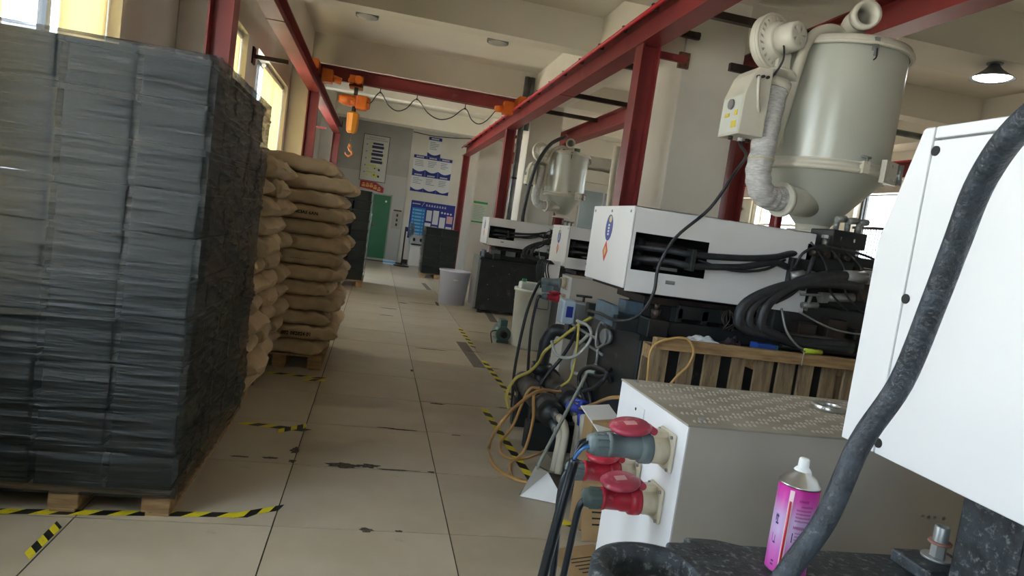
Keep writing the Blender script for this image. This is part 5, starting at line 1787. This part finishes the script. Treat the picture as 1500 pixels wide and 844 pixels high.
# eye: ring from a polar strip, then the plate
mb = MB()
vs = []
for k in range(n + 1):
    a = math.radians(30 + 300 * k / n)
    co, si = math.cos(a), math.sin(a)
    vs += [(cx + ro * co, cy + ro * si, zt2 - .004), (cx + (ro - .012) * co, cy + (ro - .012) * si, zt2), (cx + ri * co, cy + ri * si, zt2 - .002), (cx + ri * co, cy + ri * si, zt2 - th), (cx + ro * co, cy + ro * si, zt2 - th)]
fs = []
for k in range(n):
    for q in range(5):
        fs.append((k * 5 + q, k * 5 + (q + 1) % 5, (k + 1) * 5 + (q + 1) % 5, (k + 1) * 5 + q))
mb.add(vs, fs, 0, True)
mb.build('lifting_eye', M_blkc, t)
hx = cx + ri * .80
pl = [(hx, cy - .045), (hx + .006, cy), (hx, cy + .05), (cx + .06, cy + .104), (cx + .105, 1.052), (.60, 1.072), (.66, 1.068), (.70, 1.05), (1.7, 1.02), (1.7, .35), (.62, .35), (.575, .82)]
MB().prism(pl, (0, 0, zt2 - .07), Matrix.Identity(3), .07).build('plate', M_blkc, t, .006, 3)
MB().beam((hx + .015, cy - .03, zt2 - .004), (hx + .03, cy - .14, zt2 - .02), .02, .02).build('web_rib', M_blkc, t, .003)
MB().box(.8, 1.6, .4, .95, 0, zt2 - .069).build('pedestal', M_blk, t)

t = thing('clamp_bolt', (1.08, .965, 1.0), 'grey socket-head bolt with washer on a black clamp block', 'bolt')
MB().box(.985, 1.1, .93, 1.02, .999, 1.022).build('clamp_block', M_blkc, t, .004)
MB().cyl((1.05, .985, 1.022), (1.05, .985, 1.026), .026, n=24).build('washer', M_lgrey, t)
MB().cyl((1.05, .985, 1.026), (1.05, .985, 1.05), .013, n=6, smooth=False).build('nut', M_lgrey, t)
MB().cyl((1.05, .985, 1.05), (1.05, .985, 1.054), .019, n=24).build('collar', mat('rusty_collar', rgb(150, 104, 92), .6), t)
mb = MB().lathe([(.0125, 1.054), (.0125, 1.08), (.0115, 1.082), (.0075, 1.082), (.007, 1.072), (0, 1.072)], (1.05, .985, 0), (0, 0, 1), 24)
mb.build('bolt_head', M_lgrey, t)

# ---------------- spray can ----------------
sc_o = Vector((.731, .962, .9995))
t = thing('spray_can', sc_o, 'pink and white spray can with white nozzle standing on black bracket', 'spray can')


def can_mat():
    m = bpy.data.materials.new('pink_can_print')
    m.use_nodes = True
    tr = m.node_tree
    p = tr.nodes['Principled BSDF']
    p.inputs['Roughness'].default_value = .3
    p.inputs['Metallic'].default_value = .15
    tc = tr.nodes.new('ShaderNodeTexCoord')
    sp = tr.nodes.new('ShaderNodeSeparateXYZ')
    tr.links.new(tc.outputs['Object'], sp.inputs[0])
    cr = tr.nodes.new('ShaderNodeValToRGB')
    mr = tr.nodes.new('ShaderNodeMapRange')
    mr.inputs['From Max'].default_value = .15
    tr.links.new(sp.outputs['Z'], mr.inputs['Value'])
    tr.links.new(mr.outputs[0], cr.inputs[0])
    e = cr.color_ramp.elements
    e[0].position = 0
    e[0].color = (*rgb(206, 58, 164), 1)
    e[1].position = 1
    e[1].color = (*rgb(212, 44, 160), 1)
    for q, c in ((.28, rgb(214, 120, 200)), (.48, rgb(208, 180, 222)), (.66, rgb(206, 176, 220)), (.85, rgb(214, 92, 184))):
        x = e.new(q)
        x.color = (*c, 1)
    tr.links.new(cr.outputs[0], p.inputs['Base Color'])
    return m


cr_, ch = .0325, .15
MB().lathe([(0, .004), (.026, .0), (cr_, .003), (cr_, .006)], sc_o, (0, 0, 1), 40).build('metal_base', M_steel, t)
MB().lathe([(cr_ - .001, ch), (cr_ + .0008, ch), (cr_ + .0008, ch + .003), (cr_ - .002, ch + .004), (.026, ch + .013), (.015, ch + .02), (.014, ch + .024), (0, ch + .024)], sc_o, (0, 0, 1), 40).build('metal_dome', M_steel, t)
MB().lathe([(cr_, .005), (cr_, ch)], sc_o, (0, 0, 1), 48).build('body', can_mat(), t)
MB().lathe([(.013, ch + .02), (.0135, ch + .025), (.011, ch + .028), (.0088, ch + .030), (.0082, ch + .043), (.0065, ch + .045), (0, ch + .045)], sc_o, (0, 0, 1), 24).build('nozzle', M_plw, t)
# print: red straw under a pale strip, text rows (curved on the can)
def on_can(a, z, r=cr_ + .0006):
    return sc_o + Vector((r * math.cos(a), r * math.sin(a), z))


def strip(a0, a1, z0, z1, name, m, r=cr_ + .0005, k=4):
    vs = []
    for i in range(k + 1):
        a = a0 + (a1 - a0) * i / k
        vs += [on_can(a, z0, r), on_can(a, z1, r)]
    return MB().add(vs, [(2 * i, 2 * i + 2, 2 * i + 3, 2 * i + 1) for i in range(k)], 0, True).build(name, m, t)


ac = math.radians(-142)
strip(ac - .11, ac + .11, .007, .146, 'pale_strip', mat('pale_pink_print', rgb(236, 206, 214), .3))
MB().cyl(on_can(ac, .012, cr_ + .0015), on_can(ac, .128, cr_ + .0015), .0017, n=8).build('red_straw', mat('red_straw', rgb(206, 40, 60), .3), t)
M_txt = mat('magenta_print', rgb(150, 30, 110), .5)
rd = random.Random(4)
mbt = MB()
for a0, z, n_, w_, h_ in ((.38, .130, 5, .075, .0045), (.52, .122, 8, .055, .0032), (.32, .1155, 10, .055, .003), (.32, .1095, 10, .055, .003), (.32, .1035, 10, .055, .003), (.32, .0975, 9, .055, .003),
                          (.3, .085, 5, .085, .005), (.42, .0775, 7, .05, .0026), (.42, .072, 7, .05, .0026), (.42, .0665, 7, .05, .0026), (.42, .061, 6, .05, .0026), (.36, .055, 5, .05, .0026)):
    for q in range(n_):
        a = ac + a0 + q * (w_ + .018)
        vs = []
        # each glyph is a few strokes
        for (u0, u1, v0, v1) in ((0, 1, .4, .6), (0, .25, 0, 1), (.7, 1, 0, 1), (0, 1, .85, 1))[:rd.choice((3, 4))]:
            mbt.add([on_can(a + w_ * u0, z + h_ * v0), on_can(a + w_ * u1, z + h_ * v0), on_can(a + w_ * u1, z + h_ * v1), on_can(a + w_ * u0, z + h_ * v1)], [(0, 1, 2, 3)])
o = mbt.build('text_rows', M_txt, t)
strip(ac + .3, ac + .34, .062, .078, 'bar_mark', M_ink)
mbt = MB()
for k in range(14):
    a = 2 * math.pi * k / 14
    a2 = 2 * math.pi * (k + 1) / 14
    q0, q1 = (.13, .004), (.1, .003)
    mbt.add([on_can(ac + .42 + .13 * math.cos(a), .04 + .0042 * math.sin(a)), on_can(ac + .42 + .13 * math.cos(a2), .04 + .0042 * math.sin(a2)), on_can(ac + .42 + .10 * math.cos(a2), .04 + .0032 * math.sin(a2)), on_can(ac + .42 + .10 * math.cos(a), .04 + .0032 * math.sin(a))], [(0, 1, 2, 3)])
mbt.build('round_mark', M_txt, t)
mbt = MB()
for (a, z, w_, h_) in ((-.62, .095, .16, .003), (-.66, .088, .05, .012), (-.56, .086, .05, .014), (-.62, .083, .18, .003), (-.7, .052, .03, .014), (-.62, .05, .16, .003), (-.52, .052, .03, .012), (-.5, .02, .14, .003), (-.52, .014, .16, .003)):
    mbt.add([on_can(ac + a, z), on_can(ac + a + w_, z), on_can(ac + a + w_, z + h_), on_can(ac + a, z + h_)], [(0, 1, 2, 3)])
o = mbt.build('logo_strokes', mat('dark_violet_print', rgb(70, 50, 110), .5), t)
o['kind'] = 'stuff'

# thick black cable sweeping in front
M_cab = mat('scuffed_black_cable', rgb(40, 46, 52), .45, var=rgb(62, 70, 78), vscale=40., bump=.35, bscale=110, wear=rgb(112, 118, 122), wscale=60, wlo=.62, whi=.74)
tag(MB().tube([(.96, -.12, 1.775), (.88, -.06, 1.84), (.76, .06, 1.83), (.64, .25, 1.76), (.575, .46, 1.695), (.575, .535, 1.668), (.603, .601, 1.62), (.626, .642, 1.55), (.635, .665, 1.486), (.640, .696, 1.382), (.622, .722, 1.295), (.592, .720, 1.196), (.551, .722, 1.118), (.50, .73, 1.0), (.47, .75, .8), (.5, .85, .4), (.6, 1.0, .014)], .0138, n=16).build('thick_cable', M_cab),
    'thick scuffed black cable sweeping down in front of the white guard', 'cable')

# ---------------- oil cooler and pipes on the floor ----------------
M_cool = mat('grimy_cooler_paint', rgb(58, 56, 54), .55, var=rgb(92, 86, 80), vscale=12, wear=rgb(130, 120, 110), wscale=10, wlo=.6, whi=.72)
M_pvc = mat('cream_pvc_pipe', rgb(206, 200, 182), .45, var=rgb(190, 182, 160), vscale=8)
t = thing('oil_cooler', (1.4, 4.7, 0), 'grimy twin-cylinder oil cooler with pipe stubs on the floor', 'cooler')
for (x, y0_, y1_, z, r_) in ((1.30, 4.35, 5.2, .30, .085), (1.47, 4.46, 5.2, .36, .08)):
    MB().cyl((x, y0_, z), (x, y1_, z), r_, n=24).build('cylinder', M_cool, t)
    for yy in (y0_ + .12, y1_ - .12):
        MB().cyl((x, yy - .012, z), (x, yy + .012, z), r_ + .018, n=24).build('flange', M_cool, t)
    MB().lathe([(r_ * 1.05, 0), (r_ * 1.05, .07), (r_ * .8, .10), (0, .105)], (x, y0_, z), (0, -1, 0), 24).build('end_cap', M_blk, t)
    MB().box(x - .09, x + .09, y0_ + .15, y0_ + .22, 0, z - .03).build('foot', M_blk, t)
    MB().box(x - .09, x + .09, y1_ - .25, y1_ - .18, 0, z - .03).build('foot', M_blk, t)
    for dz_ in (.035, -.04):
        MB().cyl((x, y0_ - .09, z + dz_), (x - .005, y0_ - .22, z + dz_ - .01), .028, n=14).build('pipe_stub', M_galv, t)
MB().box(1.18, 1.66, 4.42, 4.52, 0, .2).build('cradle', M_blk, t, .006)
MB().box(1.2, 1.66, 4.98, 5.06, 0, .22).build('cradle', M_blk, t, .006)
MB().cyl((1.38, 5.02, .42), (1.38, 5.02, .5), .08, n=18).build('pipe_flange', M_blk, t)
MB().cyl((1.38, 5.02, .3), (1.38, 5.02, .44), .055, n=16).build('riser', M_blk, t)
tag(MB().tube([(1.38, 5.02, .48), (1.385, 5.02, .62), (1.388,5.020,0.674), (1.435,5.000,0.769), (1.56, 4.95, .765), (1.66, 4.75, .765), (1.68, 4.55, .77), (1.68, 4.335, .77)], .05, n=14).build('suction_pipe', M_rub), 'fat black pipe rising from oil cooler towards machine', 'pipe')
for k, (x, z) in enumerate(((1.305, .33), (1.305, .25))):
    tag(MB().tube([(x, 4.14, z), (x, 4.03 + .05 * k, z - .005), (x, 3.96 + .09 * k, z - .05), (x - .01, 3.935 + .1 * k, z - .14), (x - .02, 3.92 + .1 * k, .014)], .026, n=12, sp=5).build('pvc_elbow', M_pvc), 'cream plastic elbow pipe dropping from cooler, %s' % ('upper stub' if k == 0 else 'lower stub'), 'pipe')
for k, (x, z) in enumerate(((1.465, .39), (1.465, .31))):
    tag(MB().tube([(x - .005, 4.26, z - .005), (x - .005, 4.13 + .06 * k, z - .02), (x - .01, 4.075 + .09 * k, z - .1), (x - .015, 4.06 + .1 * k, .014)], .026, n=12, sp=5).build('pvc_elbow', M_pvc), 'cream plastic pipe from the machine-side cooler cylinder, %s' % ('upper stub' if k == 0 else 'lower stub'), 'pipe')
# blue valve
t = thing('ball_valve', (1.58, 4.2, .47), 'blue plastic ball valve above the oil cooler end', 'valve')
vb = Vector((1.430,4.116,0.415)) + Vector((-.01, 0, 0))
M_bluev = mat('blue_valve_plastic', rgb(64, 84, 190), .4)
MB().cyl(vb + Vector((-.08, 0, .01)), vb + Vector((.06, 0, -.03)), .026, n=14).build('body', M_bluev, t)
MB().cyl(vb, vb + Vector((.01, -.02, .05)), .016, n=10).cyl(vb + Vector((-.05, -.02, .05)), vb + Vector((.07, -.02, .04)), .012, n=8).build('handle', M_bluev, t)
MB().cyl(vb + Vector((.02, 0, -.02)), vb + Vector((.03, .02, -.12)), .02, n=12).build('lower_branch', M_bluev, t)
# lubricator pot with label
t = thing('lubricator_pot', (1.497,4.750,0.892), 'grey lubricator pot with blue label on pale control box', 'lubricator')
lb_ = Vector((1.511,4.750,0.970))
MB().lathe([(0, -.1), (.09, -.1), (.1, .05), (.108, .055), (.108, .065), (.0, .07)], lb_ + Vector((.04, 0, 0)), (0, 0, 1), 28).build('pot', M_lgrey, t)
MB().box(lb_.x - .13, lb_.x - .03, lb_.y - .07, lb_.y + .06, lb_.z - .1, lb_.z + .075).build('control_box', mat('pale_blue_grey_plastic', rgb(176, 194, 208), .4), t, .012)
MB().box(lb_.x - .10, lb_.x - .05, lb_.y - .0715, lb_.y - .07, lb_.z - .05, lb_.z + .03).build('blue_label', M_navy, t)
MB().cyl(lb_ + Vector((.04, 0, .07)), lb_ + Vector((.04, 0, .11)), .01, n=8).cyl(lb_ + Vector((-.02, 0, .11)), lb_ + Vector((.1, 0, .11)), .009, n=8).build('handle', M_dark, t)
MB().box(lb_.x - .06, lb_.x + .1, lb_.y - .05, lb_.y + .06, lb_.z - .17, lb_.z - .1).build('mount', M_blk, t)
MB().beam((lb_.x + .04, lb_.y - .04, lb_.z - .135), (lb_.x + .04, 4.335, lb_.z - .135), .04, .05).build('post', M_blk, t)
for k in range(5):
    MB().cyl((lb_.x - .04 + k * .03, lb_.y - .05, lb_.z - .13), (lb_.x - .04 + k * .03, lb_.y - .09, lb_.z - .14), .012, n=8).build('fitting', M_lgrey, t)
# pressure gauge and fittings on the machine base front
t = thing('pressure_gauge', (1.49, 4.05, .93), 'round pressure gauge with curled pipe on the machine base', 'gauge')
gb = Vector((1.485, 3.95, .92))
MB().cyl(gb, gb + Vector((-.03, -.01, 0)), .05, n=24).build('case', M_lgrey, t)
MB().cyl(gb + Vector((-.03, -.01, 0)), gb + Vector((-.032, -.01, 0)), .042, n=24).build('dial', mat('gauge_dial', rgb(120, 126, 130), .3), t)
MB().tube([gb + Vector((-.01, .02, -.05)), gb + Vector((-.03, .1, -.09)), gb + Vector((-.03, .14, .0)), gb + Vector((-.03, .09, .07)), gb + Vector((-.03, .02, .07))], .009, n=8).build('curled_pipe', M_lgrey, t)
# steel pipes and hoses on the base front
M_yhose = mat('amber_tube', rgb(184, 142, 84), .35)
M_yhose2 = mat('yellow_tube', rgb(196, 182, 92), .35)
M_chose = mat('clear_tube', rgb(170, 172, 166), .3)
hoses = [
    ('yellow_tube', M_yhose2, .012, [(1.605,4.600,0.968), (1.481,4.600,0.875), (1.369,4.600,0.768), (1.273,4.600,0.669), (1.271,4.700,0.572), (1.232,4.800,0.468), (1.160,4.900,0.384), (1.087,4.800,0.283), (1.095,4.700,0.199)], 'yellow tube arching from lubricator pot to the aisle'),
    ('amber_tube', M_yhose, .011, [(1.40, 4.5, .415), (1.34, 4.42, .43), (1.192,4.300,0.458), (1.016,4.100,0.406), (0.861,3.900,0.311), (0.925,4.396,0.012), (0.899,4.075,0.012), (0.964,3.884,0.012), (1.039,3.832,0.012)], 'amber tube looping wide over the floor tape'),
    ('amber_tube', M_yhose, .010, [(1.29, 4.66, .387), (1.2, 4.62, .37), (1.049,4.300,0.211), (1.023,4.489,0.011), (1.002,4.244,0.011), (1.121,4.216,0.011), (1.335,4.416,0.011)], 'amber tube curling beside the cooler feet'),
    ('amber_tube', M_yhose, .010, [(1.31, 4.56, .388), (1.21, 4.48, .38), (1.165, 4.25, .27), (1.056,3.950,0.158), (1.020,4.100,0.011), (0.991,3.869,0.011), (1.074,3.798,0.011)], 'amber tube falling from cooler towards dustpan'),
    ('amber_tube', M_yhose, .010, [(1.410,4.081,0.414), (1.400,3.794,0.528), (1.302,3.200,0.726), (1.5, 3.1, .72), (1.5, 3.245, .62)], 'brown tube running from blue valve towards upright pallet'),
    ('yellow_tube', M_yhose2, .009, [(1.457,4.500,0.928), (1.437,4.400,0.799), (1.423,4.350,0.665), (1.408,4.350,0.545), (1.369,4.400,0.476)], 'pale yellow tube hanging straight under lubricator pot'),
    ('clear_tube', M_chose, .011, [(1.410,4.400,0.939), (1.464,4.300,0.924), (1.478,4.250,0.856), (1.427,4.250,0.758), (1.370,4.300,0.699), (1.302,4.400,0.690), (1.283,4.500,0.764)], 'clear tube loop below the lubricator pot'),
    ('clear_tube', M_chose, .012, [(1.470,4.068,0.711), (1.450,4.276,0.600), (1.430,4.407,0.605), (1.450,4.432,0.746), (1.470,4.291,0.870)], 'pale tube coil on the machine base front'),
    ('steel_tube', M_lgrey, .010, [(1.470,4.686,0.874), (1.475,4.366,0.867), (1.480,4.143,0.863), (1.485,4.101,0.772), (1.490,4.114,0.680)], 'bent steel tube below the lubricator pot'),
    ('steel_tube', M_lgrey, .010, [(1.485,4.516,0.782), (1.485,4.211,0.795), (1.492,4.033,0.788)], 'short steel tube on the machine base front'),
    ('black_lead', M_rub, .013, [(1.463,4.500,0.890), (1.446,4.550,0.771), (1.400,4.600,0.632), (1.330,4.600,0.525), (1.270,4.600,0.419)], 'black lead slanting down to the oil cooler'),
    ('black_lead', M_rub, .014, [(1.480,4.080,0.380), (1.460,4.147,0.463), (1.440,4.249,0.550), (1.430,4.198,0.636), (1.430,4.003,0.713), (1.450,3.805,0.727), (1.485,3.792,0.671)], 'black cable coil hanging on the machine base front'),
    ('black_lead', M_rub, .014, [(1.485,4.011,0.383), (1.470,4.081,0.505), (1.460,4.193,0.585), (1.455,4.116,0.640), (1.460,3.911,0.673), (1.485,3.791,0.721)], 'inner black cable of the coil on machine base'),
    ('black_lead', M_rub, .012, [(1.430,4.099,0.529), (1.420,3.892,0.605), (1.430,3.767,0.689), (1.485,3.838,0.744)], 'slanting black cable across the coil on base'),
]
for nm, m_, r_, pts, lb in hoses:
    tag(MB().tube(pts, r_, n=8).build(nm, m_), lb, 'hose' if 'black' not in nm else 'cable')

# ---------------- dustpan with long handle ----------------
t = thing('dustpan', (1.02, 3.42, 0), 'white long-handled dustpan lying tilted on floor by hazard tape', 'dustpan')
a0, a1 = Vector((0.978,3.613,0.000)), Vector((1.231,3.517,0.000))
ap = Vector((1.028,3.550,0.209))
ap2 = Vector((1.126,3.620,0.152))
bk = Vector((1.272,3.782,0.000)) + Vector((.02, .12, 0))
M_dpin = mat('grey_dustpan_inside', rgb(132, 126, 116), .7)
up = Vector((0, 0, .004))
MB().add([a0 + up, a1 + up, ap2, ap, a0 + up + Vector((.004, .012, 0)), a1 + up + Vector((.004, .012, 0)), ap2 + Vector((.004, .012, 0)), ap + Vector((.004, .012, 0))],
         [(0, 1, 2, 3), (7, 6, 5, 4), (0, 4, 5, 1), (2, 6, 7, 3), (0, 3, 7, 4), (1, 5, 6, 2)]).build('back', M_plw, t)
MB().add([ap, ap2, bk + up + Vector((.1, 0, .02)), a1 + up, ap + Vector((.01, .03, 0)), ap2 + Vector((.01, .03, 0))], [(0, 1, 5, 4), (1, 2, 3)]).build('side', M_dpin, t)
MB().add([a1 + up, bk + up + Vector((.1, 0, .0)), bk + up + Vector((-.15, .08, 0)), a0 + up + Vector((0, .02, 0))], [(0, 1, 2, 3)]).build('pan', M_dpin, t)
MB().tube([ap + Vector((.01, .015, -.02)), (1.193,3.750,0.398), (1.367,3.950,0.632), (1.392,3.980,0.680), (1.435,3.950,0.687)], .011, n=10, sp=3).build('handle', mat('grey_green_pole', rgb(140, 146, 140), .4), t)

# paper and cardboard on the floor behind the sockets
M_card = mat('brown_cardboard', rgb(176, 148, 108), .85, var=rgb(158, 130, 92), vscale=7)
for k, (p, lx, ly, rz, m_, nm, lb) in enumerate((((1.15, 2.86, .0), .15, .17, .3, M_card, 'cardboard_sheet', 'flattened brown cardboard with print lines on floor'), ((1.30, 3.165, .0), .11, .14, 0., M_card, 'cardboard_sheet', 'second brown cardboard piece leaning behind sockets'),
                                                  ((1.282,3.300,0.586), .1, .09, .4, M_plw, 'paper_sheet', 'white paper sheet lying beside the blue valve'))):
    o = thing(nm, p, lb, 'cardboard' if 'card' in nm else 'paper')
    R = Matrix.Rotation(rz, 3, 'Z') @ Matrix.Rotation(.5 if k == 2 else (1.1 if k == 1 else .0), 3, 'X')
    c_ = Vector(p) + Vector((0, 0, .004 if k == 0 else (.127 if k == 1 else 0)))
    MB().obox(c_, (2 * lx, 2 * ly, .006), R).build('sheet', m_, o)
    if k < 2:
        mbp = MB()
        for q in range(5):
            mbp.obox(c_ + R @ Vector((0, -.06 + q * .03, .0035)), (lx, .008, .001), R)
        mbp.build('print', M_ink, o)
    else:
        # a small crate under the paper keeps it up
        MB().box(c_.x - .08, c_.x + .08, c_.y - .07, c_.y + .07, 0, c_.z - .005).build('carton', M_card, o)

# small fixtures in the background on the right
t = thing('security_camera', (8.95, 15.8, 2.7), 'black camera on a cream panel of the right-hand window wall', 'camera')
MB().box(8.93, 8.985, 15.4, 16.2, 2.35, 3.05).build('panel', M_hop2, t, .01)
cb_ = Vector((8.9, 15.85, 2.8))
MB().cyl(cb_, cb_ + Vector((-.12, -.14, -.03)), .06, n=12).build('camera_body', M_dark, t)
MB().cyl(cb_ + Vector((0, 0, 0)), cb_ + Vector((.07, .02, -.1)), .02, n=8).build('arm', M_dark, t)
tag(MB().tube([(3.196,9.300,2.850), (3.189,9.300,2.510), (3.201,9.300,2.123), (3.2, 9.3, 1.2), (3.2, 9.3, 0)], .05, n=12).build('drain_pipe', M_pvc), 'cream vertical pipe seen behind the nearest red post', 'pipe')
